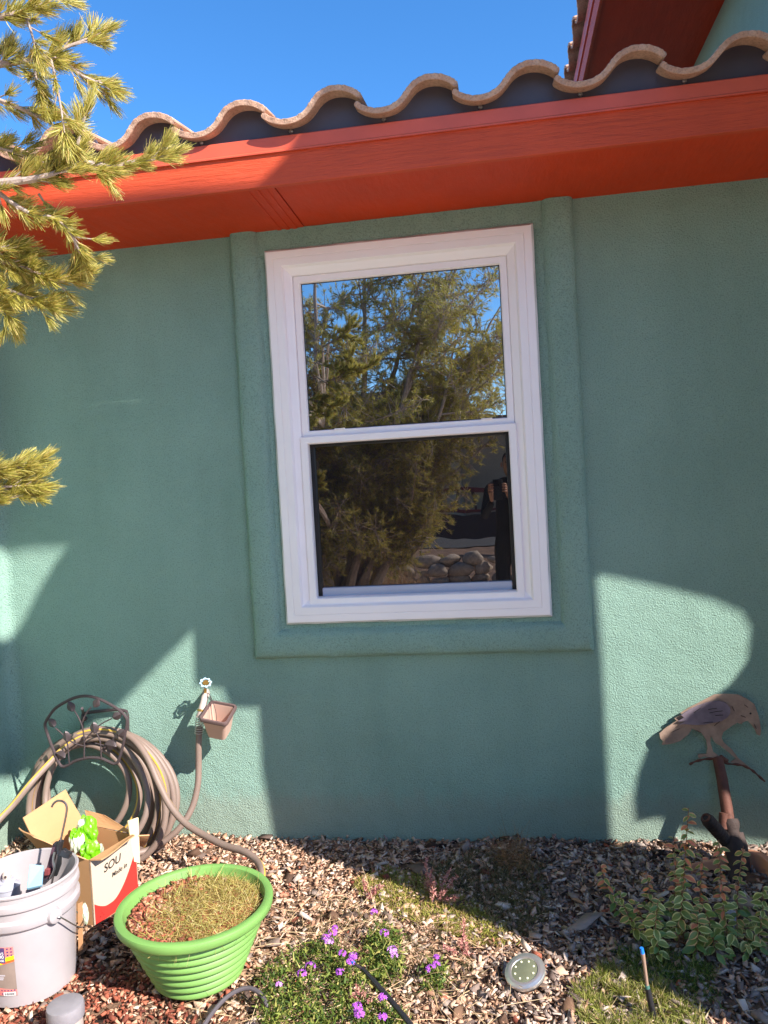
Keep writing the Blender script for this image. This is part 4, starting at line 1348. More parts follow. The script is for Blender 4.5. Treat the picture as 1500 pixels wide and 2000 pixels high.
# solar disc light
lc = at(1025, 1897, 2, .005)
sol = thing('solar_light', (lc[0], lc[1], -.035), 'round silver solar ground light with a ring of small lamps in the mulch', 'light')
mq = Matrix.Translation(lc)@Matrix.Rotation(R(-14), 4, 'Y')@Matrix.Rotation(R(16), 4, 'X')
build('housing', MB().lathe([(0, -.022), (.050, -.022), (.056, -.014), (.059, -.006), (.0595, .0)], 48, mtx=mq), mat('dark_plastic', lin(60, 52, 48), .5), sol)
build('steel_ring', MB().lathe([(.0595, -.006), (.0600, .0), (.0585, .003), (.052, .0045), (.0485, .0065), (.040, .0055), (.0385, .003)], 48, mtx=mq), mat('brushed_steel', (.78, .74, .68), .32, .85, var=.08), sol)
build('lens', MB().lathe([(.0385, .0035), (.034, .005), (0, .0055)], 40, mtx=mq), mat('olive_panel', lin(112, 114, 92), .25, var=.12, vscale=30), sol)
for k in range(8):
    a = 2*PI*k/8+.2
    c = mq@Vector((.029*math.cos(a), .029*math.sin(a), .0050))
    mb = MB().lathe([(.0032, 0), (.0026, .0015), (0, .002)], 10, mtx=Matrix.Translation(c)@mq.to_3x3().to_4x4())
    build('lamp_dot', mb, mat('pale_led', lin(244, 240, 206), .4), sol)
build('spike', MB().tube([np.array(mq@Vector((0, 0, -.02))), (lc[0]-.01, lc[1]+.01, -.09)], [.012, .004], 8), MATS['dark_plastic'], sol)

# drip lines
M_BLKT = mat('black_irrigation_tube', lin(40, 38, 42), .4, var=.15)
M_TIPB = mat('blue_cap', lin(30, 120, 220), .4, var=.05)
dl = thing('drip_stake', at(800, 2000, 2, 0), 'black irrigation riser with a blue tip lying diagonally among the flowers', 'irrigation stake')
build('tube', MB().tube(smooth_path([at(708, 1892, 2, .05), at(735, 1922, 2, .045), at(770, 1962, 2, .035), at(810, 2012, 2, .025), at(850, 2070, 2, .0)], 5), [.0055]*4+[.0075]*17, 10), M_BLKT, dl)
build('tip', MB().tube([at(686, 1877, 2, .055), at(692, 1882, 2, .054)], .0055, 8), M_TIPB, dl)
build('nozzle', MB().tube([at(692, 1882, 2, .054), at(708, 1893, 2, .05)], .0042, 8), M_IRON, dl)
dl = thing('drip_stake', at(1285, 2030, 2, -.03), 'upright irrigation riser with a blue tip and a black base in the spiky grass', 'irrigation stake')
d = -1.02
build('riser', MB().tube([at(1255, 1862, 1, d), at(1258, 1880, 1, d), at(1264, 1926, 1, d)], [.0062, .0048, .0045], 10), mat('dusty_clear_riser', lin(150, 122, 104), .6), dl)
build('tip', MB().tube([at(1253, 1851, 1, d), at(1255, 1863, 1, d)], [.0050, .0056], 10), M_TIPB, dl)
build('collar', MB().tube([at(1263.5, 1924, 1, d), at(1265, 1934, 1, d)], [.0065, .0065], 10), mat('teal_collar', lin(70, 110, 100), .5), dl)
build('tube', MB().tube([at(1265, 1930, 1, d), at(1272, 1965, 1, d), at(1280, 2004, 1, d), at(1287, 2045, 1, d)], [.0075, .0085, .0095, .01], 10), M_BLKT, dl)
o = build('drip_hose', MB().tube(smooth_path([at(385, 2025, 2, -.01), at(412, 1982, 2, .0), at(440, 1950, 2, .012), at(465, 1934, 2, .022), at(487, 1930, 2, .025), at(505, 1938, 2, .02), at(518, 1955, 2, .01), at(524, 1975, 2, -.01)], 6), .0065, 9), mat('dusty_grey_tube', lin(84, 76, 80), .6, var=.2, vscale=40), None, origin=at(460, 1960, 2, 0))
tag(o, 'thin dusty grey drip hose arching out of the mulch in front of the green pot', 'hose')

# =================================================================== PLANTS
def pxpoly(poly, n, z=-.03):
    """random ground points inside a bed outline"""
    P = np.array(poly, float); out = []
    G = np.array([at(u, v, 2, z)[:2] for u, v in poly])
    lo, hi = G.min(0), G.max(0)
    while len(out) < n:
        q = rng.uniform(lo, hi, (n*3, 2))
        ins = np.zeros(len(q), bool)
        j = len(G)-1
        for i in range(len(G)):
            c = ((G[i, 1] > q[:, 1]) != (G[j, 1] > q[:, 1])) & (q[:, 0] < (G[j, 0]-G[i, 0])*(q[:, 1]-G[i, 1])/(G[j, 1]-G[i, 1]+1e-12)+G[i, 0])
            ins ^= c; j = i
        out += q[ins].tolist()
    q = np.array(out[:n])
    return np.c_[q, gh(q[:, 0], q[:, 1])+.012]


M_GC = island_mat('yellow_green_groundcover', [(0, lin(110, 100, 52)), (.3, lin(150, 152, 66)), (.6, lin(186, 184, 84)), (.8, lin(176, 140, 96)), (1, lin(206, 180, 132))], .7, transl=.3)
M_GD = island_mat('olive_brown_groundcover', [(0, lin(70, 66, 40)), (.4, lin(106, 104, 62)), (.7, lin(134, 118, 84)), (1, lin(166, 140, 108))], .8, transl=.2)
M_VF = island_mat('verbena_foliage', [(0, lin(52, 72, 30)), (.4, lin(92, 116, 48)), (.75, lin(142, 152, 66)), (1, lin(190, 178, 104))], .6, transl=.3)
M_SPK = island_mat('spiky_grass_blades', [(0, lin(84, 92, 38)), (.35, lin(134, 142, 58)), (.7, lin(176, 176, 88)), (.85, lin(196, 172, 120)), (1, lin(206, 184, 148))], .6, transl=.3)
M_DRY = island_mat('dry_blond_stems', [(0, lin(150, 116, 82)), (.5, lin(200, 166, 124)), (1, lin(226, 200, 160))], .8)
M_DRYB = island_mat('dry_brown_stems', [(0, lin(110, 74, 48)), (.5, lin(150, 108, 70)), (1, lin(184, 146, 100))], .8)
M_PNK = island_mat('faded_pink_buds', [(0, lin(178, 108, 108)), (.5, lin(214, 150, 142)), (1, lin(232, 188, 156))], .7, transl=.2)


def mound(P, n_per, Lr, Wr, up, spread, curl=.3, seg=2, taper=.4, off=.01):
    n = len(P)*n_per
    Q = np.repeat(P, n_per, 0)+np.c_[rng.normal(0, off, (n, 2)), np.zeros(n)]
    D = rng.normal(0, spread, (n, 3)); D[:, 2] = np.abs(D[:, 2])*.6+up
    return blades(Q, D, rng.uniform(*Lr, n), rng.uniform(*Wr, n), rng.normal(0, curl, (n, 3)), seg, taper)


def cat(L):
    Vs, Fs, o = [], [], 0
    for V, F in L:
        Vs.append(V); Fs.append(F+o); o += len(V)
    return np.concatenate(Vs), np.concatenate(Fs)


V, F = mound(pxpoly([(690, 1722), (760, 1692), (830, 1716), (910, 1756), (985, 1806), (1000, 1840), (940, 1846), (880, 1822), (800, 1800), (740, 1780)], 720), 15, (.005, .014), (.0022, .0045), .25, 1, .5)
tag(npmesh('creeping_groundcover', V, F, M_GC, kind='stuff'), 'bright yellow green creeping groundcover along the shadow edge', 'groundcover')
V, F = cat([mound(pxpoly([(830, 1690), (930, 1665), (1060, 1690), (1070, 1790), (1020, 1830), (920, 1770)], 480), 9, (.010, .03), (.0015, .003), .4, 1, .4),
            mound(pxpoly([(560, 1780), (700, 1770), (900, 1850), (960, 1900), (840, 1960), (620, 1930)], 220), 8, (.010, .028), (.0012, .0026), .3, 1, .4)])
tag(npmesh('dry_groundcover', V, F, M_GD, kind='stuff'), 'olive brown dried groundcover in the shade below the window', 'groundcover')
V, F = mound(pxpoly([(1125, 1925), (1160, 1885), (1215, 1884), (1250, 1905), (1300, 1925), (1380, 1980), (1400, 2040), (1130, 2050)], 190), 34, (.016, .036), (.0022, .0038), .45, .8, .25, 2, .15, .0035)
tag(npmesh('spiky_grass', V, F, M_SPK, kind='stuff'), 'tufted spiky green grass around the right irrigation riser', 'grass')
V, F = mound(pxpoly([(1200, 1850), (1260, 1840), (1390, 1890), (1400, 1960), (1260, 1920)], 160), 16, (.012, .03), (.0016, .0028), .4, .9, .3)
tag(npmesh('low_green_grass', V, F, M_VF, kind='stuff'), 'low dark green grass in shade below the variegated shrub', 'grass')
# blond fallen stems
P = pxpoly([(400, 1800), (640, 1740), (900, 1800), (1010, 1920), (1000, 2040), (360, 2040)], 620)
P[:, 2] += rng.uniform(.0, .02, len(P))
D = rng.normal(0, 1, (len(P), 3)); D[:, 2] = np.abs(D[:, 2])*.14
V, F = blades(P, D, rng.uniform(.03, .14, len(P)), rng.uniform(.0010, .0022, len(P)), rng.normal(0, .22, (len(P), 3))*np.array([1, 1, .35]), 5, .6)
tag(npmesh('dry_stems', V, F, M_DRY, kind='stuff'), 'loose blond dead stems strewn over the mulch in front', 'dead stems')
P = pxpoly([(975, 1672), (1010, 1660), (1035, 1680), (1030, 1706), (990, 1712), (972, 1696)], 420)
D = rng.normal(0, 1, (len(P), 3)); D[:, 2] = np.abs(D[:, 2])*.6+.2
V, F = blades(P+np.c_[np.zeros((420, 2)), rng.uniform(0, .03, 420)], D, rng.uniform(.02, .06, len(P)), np.full(len(P), .0011), rng.normal(0, .9, (len(P), 3)), 5, .7)
o = npmesh('dried_bush', V, F, M_DRYB)
tag(o, 'tangled round dried brown bush near the wall below the window', 'bush')
for k, (a, b) in enumerate((((1018, 1700), (962, 1628)), ((1030, 1690), (985, 1640)))):
    pass


def petals(c, rad, n, sz):
    """a round flower head of small ruffled petals"""
    D = rng.normal(0, 1, (n, 3)); D[:, 2] = np.abs(D[:, 2])*.8; D /= np.linalg.norm(D, axis=1, keepdims=True)
    V, F = [], []
    for d in D:
        p = c+d*rad*np.array([1, 1, .6])
        _, a, b = basis(d[None]); a, b = a[0], b[0]
        o = len(V); ph = rng.uniform(0, 6)
        V.append(p)
        for k in range(10):
            t = ph+2*PI*k/10; r_ = sz*(1. if k % 2 == 0 else .55)
            V.append(p+(a*math.cos(t)+b*math.sin(t))*r_+d*sz*.35*(k % 2 == 0))
        F += [(o, o+1+k, o+1+(k+1) % 10) for k in range(10)]
    return V, F


M_VIO = mat('violet_petals', lin(172, 84, 196), .6, var=.25, vscale=120)
M_VIOL = mat('pale_violet_petals', lin(206, 140, 220), .6, var=.2, vscale=120)
M_STEMG = mat('green_stem', lin(96, 108, 50), .6)
def verbena(label, base_poly, nleaf, heads, hh, height=.05):
    P = pxpoly(base_poly, nleaf)
    c = P.mean(0)
    t_ = thing('verbena_plant', (c[0], c[1], gh(c[0], c[1])), label, 'flowering plant', 'purple flowering plants in the bed')
    P = P+np.c_[np.zeros((len(P), 2)), rng.uniform(0, height, len(P))]
    P = P[rng.uniform(0, 1, len(P)) < .75+.5*vnoise(P[:, 0]*9, P[:, 1]*9, 1., 4)]
    V, F = mound(P, 5, (.008, .019), (.004, .0085), .25, 1, .3, 2, .3, .012)
    npmesh('foliage', V, F, M_VF, t_, kind='stuff')
    st = []
    for (u, v, s_) in heads:
        q = at(u, v, 2, hh)
        mb = MB(); V, F = petals(q, .0115*s_, int(15*s_), .0058)
        mb.add(V, F); build('flower_head', mb, M_VIO if rng.uniform() < .7 else M_VIOL, t_)
        g = np.array([q[0]+rng.uniform(-.02, .02), q[1]+rng.uniform(.0, .03), float(gh(q[0], q[1]))])
        build('flower_stem', MB().tube([g, (g+q)/2+np.array([.004, -.004, 0]), q-np.array([0, 0, .004])], .0012, 5), M_STEMG, t_)
verbena('lush verbena with many violet flower heads, lowest left of the flowering plants', [(505, 1925), (570, 1880), (640, 1850), (700, 1890), (720, 1960), (700, 2060), (520, 2060)], 900,
        [(650, 1822, 1.2), (642, 1838, 1.1), (636, 1832, 1), (668, 1862, .9), (690, 1868, 1.1), (684, 1880, .9), (590, 1902, 1.1), (606, 1888, 1.2), (545, 1924, .7), (664, 1898, .9), (654, 1812, .6)], .065, .055)
verbena('small verbena with violet flower heads standing alone in the middle of the bed', [(715, 1850), (740, 1815), (780, 1840), (790, 1900), (740, 1940), (715, 1900)], 420,
        [(730, 1781, .9), (750, 1822, 1.1), (766, 1856, 1.2), (770, 1866, .8)], .045, .035)
verbena('little verbena sprig with violet flowers left of the silver disc light', [(830, 1900), (860, 1890), (880, 1920), (850, 1945), (826, 1930)], 130,
        [(840, 1892, 1.), (852, 1884, .9), (853, 1871, .8)], .03, .025)
verbena('verbena sprig with pale violet flowers beside the diagonal black riser', [(690, 1985), (740, 1960), (790, 1990), (800, 2050), (690, 2060)], 330,
        [(698, 1968, 1.2), (702, 1980, 1.1), (748, 1948, .9), (747, 1986, .9), (1304, 1996, .0001)][:4], .05, .03)

for i, (label, tips) in enumerate((
        ('faded pink sedum stalk with knobbly buds at the shadow edge', [(832, 1678), (842, 1700), (850, 1722), (878, 1700), (890, 1712), (868, 1742), (893, 1752), (848, 1742)]),
        ('low reddish sedum sprig left of the groundcover', [(712, 1722), (732, 1738), (722, 1752), (745, 1730)]),
        ('dull pink sedum sprigs in the sun below the groundcover', [(905, 1800), (898, 1835), (870, 1848), (912, 1850)]),
        ('pinkish tangled sprig beside the diagonal black riser', [(700, 1925), (712, 1940), (690, 1945), (722, 1955)]))):
    q0 = at(tips[0][0]+15, tips[-1][1]+18, 2, -.03)
    t_ = thing('sedum_stalk', q0, label, 'plant', 'pink sedum stalks in the bed')
    for (u, v) in tips:
        q = at(u, v, 2, .04 if i == 0 else .01)
        q[1] = q[1]*.6+q0[1]*.4
        q = at(u, v, 1, q[1])
        g = np.array([q0[0]+(q[0]-q0[0])*.3, q0[1], -.035])
        pt = smooth_path([g, (g+q)/2+np.array([.006*(-1)**len(label), 0, .004]), q], 6)
        build('stem', MB().tube(pt, .0013, 5), mat('pink_stem', lin(170, 112, 100), .7), t_)
        Pq = np.array(pt[4:]); Pq = np.repeat(Pq, 9, 0)+rng.normal(0, .0035, (len(Pq)*9, 3))
        V, F = blades(Pq, rng.normal(0, 1, (len(Pq), 3)), rng.uniform(.006, .012, len(Pq)), rng.uniform(.003, .005, len(Pq)), rng.normal(0, .2, (len(Pq), 3)), 2, .3)
        npmesh('buds', V, F, M_PNK, t_, kind='stuff')

# ---- variegated shrub
M_LG = mat('leaf_green', lin(122, 132, 60), .45, var=.22, vscale=60)
M_LDG = mat('leaf_deep_green', lin(88, 116, 54), .45, var=.2, vscale=60)
M_LY = mat('leaf_cream_margin', lin(206, 198, 124), .5, var=.12, vscale=60)
M_LR = mat('leaf_rust_red', lin(206, 118, 80), .6, var=.25, vscale=70)
M_LT = mat('leaf_tan_margin', lin(218, 168, 108), .6, var=.15, vscale=70)
M_STB = mat('brown_woody_stem', lin(128, 88, 62), .7, var=.2, vscale=40)
def leaf_mesh(m0, m1, wr=.36, fold=.16, droop=.18):
    V, F, MI = [], [], []
    st = np.linspace(0, 1, 8)
    for t in st:
        wd = wr*math.sin(PI*min(1, t*.97+.015))**.75*(1-.15*t)
        for s_ in (-1, -.68, 0, .68, 1):
            V.append((s_*wd*.5, t, abs(s_)*fold*wd-droop*t*t+.012*math.sin(t*14+s_*3)))
    for i in range(7):
        for j in range(4):
            F.append((i*5+j, i*5+j+1, i*5+j+6, i*5+j+5)); MI.append(1 if j in (0, 3) else 0)
    me = bpy.data.meshes.new('leaf'); me.from_pydata(V, [], F)
    me.materials.append(m0); me.materials.append(m1)
    me.polygons.foreach_set('material_index', MI); me.polygons.foreach_set('use_smooth', [True]*len(F)); me.update()
    return me
LM = [leaf_mesh(M_LG, M_LY, .62), leaf_mesh(M_LDG, M_LG, .58), leaf_mesh(M_LG, M_LY, .70, .25, .3), leaf_mesh(M_LR, M_LT, .66), leaf_mesh(M_LR, M_LG, .60, .22, .3), leaf_mesh(M_LG, M_LT, .60)]
def leaf(parent, p, d, size, kind):
    o = bpy.data.objects.new('leaf', LM[kind]); COL.objects.link(o); o.parent = parent
    d = Vector(d).normalized()
    up = Vector((random.uniform(-.5, .5), random.uniform(-1.1, -.1), 1.)).normalized()
    x = d.cross(up).normalized(); z = x.cross(d)
    m_ = Matrix((x, d, z)).transposed().to_4x4()
    m_.translation = Vector(p)-WL[parent]
    o.matrix_local = m_@Matrix.Diagonal((size, size, size, 1))
    return o
def shrub(label, stems, mass, nmass, root_px):
    rp = at(root_px[0], root_px[1], 2, -.035)
    t_ = thing('variegated_shrub', rp, label, 'shrub', 'variegated shrubs at the right of the bed')
    cnt = 0
    Pm = pxpoly(mass, nmass)
    for (b, tip, dy, red, sz) in stems:
        g = at(b[0], b[1], 2, -.03); tp_ = at(tip[0], tip[1], 1, g[1]+dy)
        mid = (g+tp_)/2+np.array([random.uniform(-.012, .012), random.uniform(-.01, .01), .0])
        pt = smooth_path([g, mid, tp_], 12)
        build('stem', MB().tube(pt, [.0022-.0012*i/len(pt) for i in range(len(pt))], 6), M_STB, t_)
        L = sum(np.linalg.norm(pt[i+1]-pt[i]) for i in range(len(pt)-1))
        n = int(L/.0098); ph = random.uniform(0, 6)
        for k in range(n):
            t = .12+.88*k/n; p = pt[int(t*(len(pt)-1))]+0
            f_ = t*(len(pt)-1); i0 = int(f_); 
            if i0 < len(pt)-1: p = pt[i0]*(1-f_+i0)+pt[i0+1]*(f_-i0)
            if cnt >= 292: break
            ph += 2.2+random.uniform(-.4, .4)
            dd = (math.cos(ph), math.sin(ph)*.8-.15, random.uniform(-.5, .35))
            isred = random.random() < sm(red-.25, red+.2, t)
            s2 = sz*1.3*(1.0-.28*t)*random.uniform(.75, 1.2)
            leaf(t_, p, dd, s2, random.choice([3, 4, 5, 5]) if isred else random.choice([0, 0, 1, 2, 5]))
            cnt += 1
    for p in Pm:
        if cnt >= 298: break
        h = random.uniform(.005, .075)
        ph = random.uniform(0, 6.3)
        leaf(t_, (p[0], p[1], p[2]+h), (math.cos(ph), math.sin(ph)*.8-.2, random.uniform(-.5, .3)), random.uniform(.022, .038), random.choice([1, 1, 0, 0, 2, 1, 5]))
        cnt += 1
    return cnt
c1 = shrub('variegated shrub with leaning reddish stems, left of the bird post', [((1222, 1800), (1172, 1690), .05, .45, .026), ((1250, 1830), (1205, 1735), .02, .9, .028), ((1310, 1820), (1316, 1632), .06, .5, .026), ((1325, 1850), (1345, 1578), .04, .62, .028),
     ((1300, 1845), (1262, 1700), .03, .6, .026), ((1290, 1880), (1285, 1760), .0, 1.2, .03), ((1335, 1840), (1330, 1690), .05, .5, .024), ((1365, 1860), (1372, 1668), .06, .5, .024), ((1270, 1850), (1238, 1760), .02, .7, .024)], [(1215, 1800), (1290, 1780), (1380, 1800), (1400, 1850), (1330, 1880), (1250, 1860)], 48, (1310, 1850))
c2 = shrub('variegated shrub with cream edged leaves and a red stem, in front of the bird post', [((1425, 1860), (1404, 1640), .05, .45, .029), ((1440, 1850), (1452, 1652), .08, .6, .026), ((1470, 1860), (1490, 1730), .02, .9, .03), ((1400, 1870), (1372, 1760), .0, 1., .032), ((1355, 1870), (1362, 1790), -.02, 1., .034)],
     [(1360, 1850), (1400, 1810), (1480, 1790), (1530, 1830), (1500, 1890), (1400, 1900)], 75, (1430, 1870))
build_stem = MB().tube(smooth_path([at(1230, 1790, 2, -.02), at(1245, 1815, 2, -.02), at(1275, 1832, 2, -.015), at(1340, 1842, 2, -.02)], 6), .0022, 6)
tag(build('bare_twig', build_stem, M_STB, None, origin=at(1230, 1790, 2, -.03)), 'bare brown twig lying in an arc below the variegated shrub', 'twig')

# ---- bits: curled dead leaf, bark slab
mb = MB(); c = at(1130, 1765, 2, -.012); V = []
for i in range(7):
    t = i/6
    for j in range(5):
        s_ = (j-2)/2
        V.append(c+np.array([(t-.5)*.045+.0*s_, -(t-.5)*.040+s_*.010*math.sin(PI*min(.97, t+.03)), .004+.008*abs(s_)**1.5*math.sin(PI*t)]))
mb.add(V, [(i*5+j, i*5+j+1, i*5+j+6, i*5+j+5) for i in range(6) for j in range(4)], 0, True)
tag(build('dead_leaf', mb, mat('brown_dead_leaf', lin(168, 124, 90), .8), None, origin=c), 'curled light brown dead leaf on the grey chips in the shade', 'leaf')

# =================================================================== PINE
M_BARK = mat('pinkish_grey_pine_bark', lin(164, 146, 136), .85, var=.25, vscale=40, bump=(110, .6, .004))
M_NDL = island_mat('pine_needles', [(0, lin(124, 124, 54)), (.3, lin(178, 172, 74)), (.65, lin(214, 200, 100)), (.88, lin(226, 210, 134)), (1, lin(214, 164, 88))], .5, spec=.5, transl=.34)
TB = np.array([-1.55, -4.0, -.05])
pine = thing('pine_tree', TB, 'pinyon pine with yellow green needles reaching in from the left edge', 'tree')
rs = np.random.default_rng(5)
needle_P, needle_D, needle_C, needle_L = [], [], [], []
def shoot(p, d, L, n, ln=(.022, .035)):
    d = np.asarray(d, float); d = d/np.linalg.norm(d)
    D0, A0, B0 = basis(d[None]); A0, B0 = A0[0], B0[0]
    t = rs.uniform(0, 1, n)**.8
    ph = rs.uniform(0, 2*PI, n)
    sp_ = np.deg2rad(rs.uniform(18, 62, n))*(1-.35*t)
    rad = A0*np.cos(ph)[:, None]+B0*np.sin(ph)[:, None]
    dd = d*np.cos(sp_)[:, None]+rad*np.sin(sp_)[:, None]
    needle_P.append(p+d*(L*t)[:, None]+rs.normal(0, .001, (n, 3)))
    needle_D.append(dd)
    needle_C.append((d-rad*.9)*.30*rs.uniform(.3, 1.2, n)[:, None]+np.array([0, 0, .06]))
    needle_L.append(rs.uniform(*ln, n))
branches = [  # pixel path, depth start, depth end, radius, shoots per segment
    ([(-60, 140), (-10, 128), (40, 120), (85, 112), (122, 118), (160, 148), (205, 166)], -1.62, -1.50, .0070, 1.3),
    ([(85, 112), (130, 92), (165, 78), (188, 66)], -1.56, -1.50, .0035, 1.3),
    ([(-60, 60), (-10, 35), (45, 22), (85, 8), (115, -14)], -1.66, -1.60, .0055, 1.6),
    ([(45, 22), (60, 60), (72, 104)], -1.62, -1.64, .003, .5),
    ([(-60, 170), (-10, 192), (40, 212), (78, 230), (110, 248), (128, 268)], -1.62, -1.56, .0045, 1.0),
    ([(72, 118), (70, 150), (80, 190)], -1.58, -1.60, .0025, 1.0),
    ([(100, 118), (112, 170), (122, 230), (126, 262)], -1.58, -1.60, .0022, .6),
    ([(-60, 360), (-10, 358), (45, 352), (85, 345), (120, 326), (165, 318), (215, 325), (262, 316), (300, 310), (326, 302)], -1.60, -1.46, .0095, 1.5),
    ([(45, 352), (95, 342), (130, 330), (165, 328), (200, 332)], -1.58, -1.52, .0055, 1.1),
    ([(140, 320), (152, 280), (160, 248), (168, 222)], -1.54, -1.53, .0035, 1.1),
    ([(-60, 260), (-10, 285), (30, 298), (80, 316), (108, 322)], -1.58, -1.54, .0042, 1.3),
    ([(-60, 340), (-10, 372), (30, 400), (70, 422), (100, 424), (130, 446), (150, 480), (158, 500)], -1.58, -1.48, .0050, 1.2),
    ([(75, 378), (90, 400), (110, 420)], -1.52, -1.49, .0025, .7),
    ([(-90, 480), (-40, 500), (10, 512), (60, 528), (105, 548), (135, 545), (150, 540)], -1.52, -1.44, .0060, 2.2),
    ([(-60, 560), (-10, 560), (40, 575), (80, 595), (100, 600)], -1.50, -1.44, .0045, 2.1),
    ([(-60, 470), (-20, 480), (15, 490), (40, 492)], -1.54, -1.50, .0040, 2.4),
    ([(-70, 600), (-20, 600), (10, 610), (20, 622)], -1.50, -1.46, .0040, 1.8),
    ([(-90, 930), (-30, 925), (20, 915), (62, 908)], -1.50, -1.42, .0045, 1.9),
    ([(-90, 970), (-30, 958), (20, 950), (70, 950)], -1.48, -1.42, .0045, 1.9),
    ([(-60, 985), (-20, 980), (20, 972), (55, 968)], -1.46, -1.42, .0030, 1.4),
]
hub = [np.array([-1.60, -3.2, 1.9]), np.array([-1.55, -2.8, 1.2])]
for bi, (px, d0, d1, rad, dens) in enumerate(branches):
    n_ = len(px)
    ctl = [at(u, v, 1, d0+(d1-d0)*i/(n_-1)) for i, (u, v) in enumerate(px)]
    path = smooth_path(ctl, 6)
    N = len(path)
    if px[0][0] < -40:
        h0 = np.array([-1.50, -3.55, 2.0 if px[0][1] < 700 else 1.1])
        back = smooth_path([h0, h0*.4+ctl[0]*.6+np.array([0, 0, .05]), ctl[0]], 8)[:-1]
        build('branch', MB().tube(back+path, [.014-(.014-rad)*i/len(back) for i in range(len(back))]+[rad*(1-.72*i/N)+.0006 for i in range(N)], 8), M_BARK, pine)
    else:
        build('branch', MB().tube(path, [rad*(1-.65*i/N)+.0005 for i in range(N)], 7), M_BARK, pine)
    L = [np.linalg.norm(path[i+1]-path[i]) for i in range(N-1)]
    tot = sum(L); ns = int(tot/.0105*dens)
    for k in range(ns):
        t = ((k+rs.uniform(0, 1))/ns); f_ = (.12+.86*t)*(N-1); i0 = min(N-2, int(f_))
        p = path[i0]*(1-f_+i0)+path[i0+1]*(f_-i0)
        tdir = path[i0+1]-path[i0]; tdir /= np.linalg.norm(tdir)
        side = rs.normal(0, 1, 3); side -= tdir*(side@tdir); side /= np.linalg.norm(side)
        d = tdir*rs.uniform(.5, 1.1)+side*rs.uniform(.3, .9)+np.array([0, 0, .12])
        sl_ = rs.uniform(.018, .045)
        if rs.uniform() < .35:
            q = p+d/np.linalg.norm(d)*sl_
            build('twig', MB().tube([p, q], [.0018, .0012], 5), M_BARK, pine)
            shoot(q-(q-p)*.2, d, .024, 74)
        else:
            shoot(p, d, .02, 44)
    shoot(path[-3], path[-1]-path[-4], .040, 150, (.026, .040))
    shoot(path[-4], path[-1]-path[-5], .03, 45)
Pn = np.concatenate(needle_P); Dn = np.concatenate(needle_D); Cn = np.concatenate(needle_C); Ln = np.concatenate(needle_L)
V, F = blades(Pn, Dn, Ln, rs.uniform(.0014, .0021, len(Pn)), Cn, 3, .35)
print('near needles', len(Pn), 'leaves', c1, c2)
npmesh('needles', V, F, M_NDL, pine, kind='stuff')
# trunk and the crown behind the camera (seen in the window)
far_P, far_D = [], []
def clear(P):
    """keeps the crown off the viewer and out of the way of the view"""
    P = np.atleast_2d(P)
    near = (np.abs(P[:, 0]) < .55) & (P[:, 1] > -4.3) & (P[:, 2] < 2.35)
    front = (P[:, 1] > -3.15)
    return ~(near | (front & in_view(P, .25)) | (front & (P[:, 1] > -1.9)))
stems = []
for k in range(13):
    a = [(-.15, -4.9, 4.0), (.15, -5.3, 3.3), (-.55, -4.5, 3.3), (-.05, -5.0, 2.7), (-1.6, -4.4, 3.2), (-2.5, -4.9, 3.6), (-1.9, -4.3, 4.6), (-1.2, -4.6, 4.4), (-.55, -5.0, 3.9), (-.3, -4.6, 2.9), (-1.5, -3.7, 3.6), (-2.3, -3.9, 2.4), (-.2, -5.6, 3.2)][k]
    b0 = TB+np.array([rs.normal(0, .12), rs.normal(0, .12), 0])
    mid = b0*.5+np.array(a)*.5+np.array([rs.normal(0, .1)-.12, rs.normal(0, .1), -.25])
    pt = smooth_path([b0, mid, np.array(a)], 14)
    stems.append(pt)
    build('trunk', MB().tube(pt, [.055*(1-.85*i/len(pt)) for i in range(len(pt))], 9), M_BARK, pine)
bl = MB()
for pt in stems:
    for k in range(17):
        i = int((.33+.65*rs.uniform())*(len(pt)-1)); p = pt[i]
        d = rs.normal(0, 1, 3); d[2] = abs(d[2])*.45; d /= np.linalg.norm(d)
        L = rs.uniform(.45, 1.05)
        q = smooth_path([p, p+d*L*.5+np.array([0, 0, -.05]), p+d*L+np.array([0, 0, .08])], 7)
        ok = [bool(clear(x)[0]) for x in q]
        if not all(ok): q = q[:max(0, ok.index(False)-1)]
        if len(q) < 4: continue
        bl.tube(q, [.012*(1-.8*j/len(q)) for j in range(len(q))], 5)
        for j in range(3, len(q)):
            for _ in range(7):
                s_ = rs.normal(0, 1, 3); s_ /= np.linalg.norm(s_)
                tp_ = q[j]+s_*rs.uniform(.05, .22)
                if clear(tp_)[0]:
                    bl.tube([q[j], tp_], [.0035, .002], 4, cap=False)
                    far_P.append(tp_); far_D.append(s_+d*.6)
build('limbs', bl, M_BARK, pine, kind='stuff')
fp, fd = np.array(far_P), np.array(far_D)
rep_ = 28
Q = np.repeat(fp, rep_, 0); Dd = np.repeat(fd/np.linalg.norm(fd, axis=1, keepdims=True), rep_, 0)
Q = Q-Dd*rs.uniform(0, .05, len(Q))[:, None]
Dd = Dd+rs.normal(0, .55, Q.shape)
V, F = blades(Q, Dd, rs.uniform(.03, .05, len(Q)), np.full(len(Q), .0040), rs.normal(0, .15, Q.shape), 1, .4)
print('far needles', len(Q))
npmesh('crown_needles', V, F, M_NDL, pine, kind='stuff')

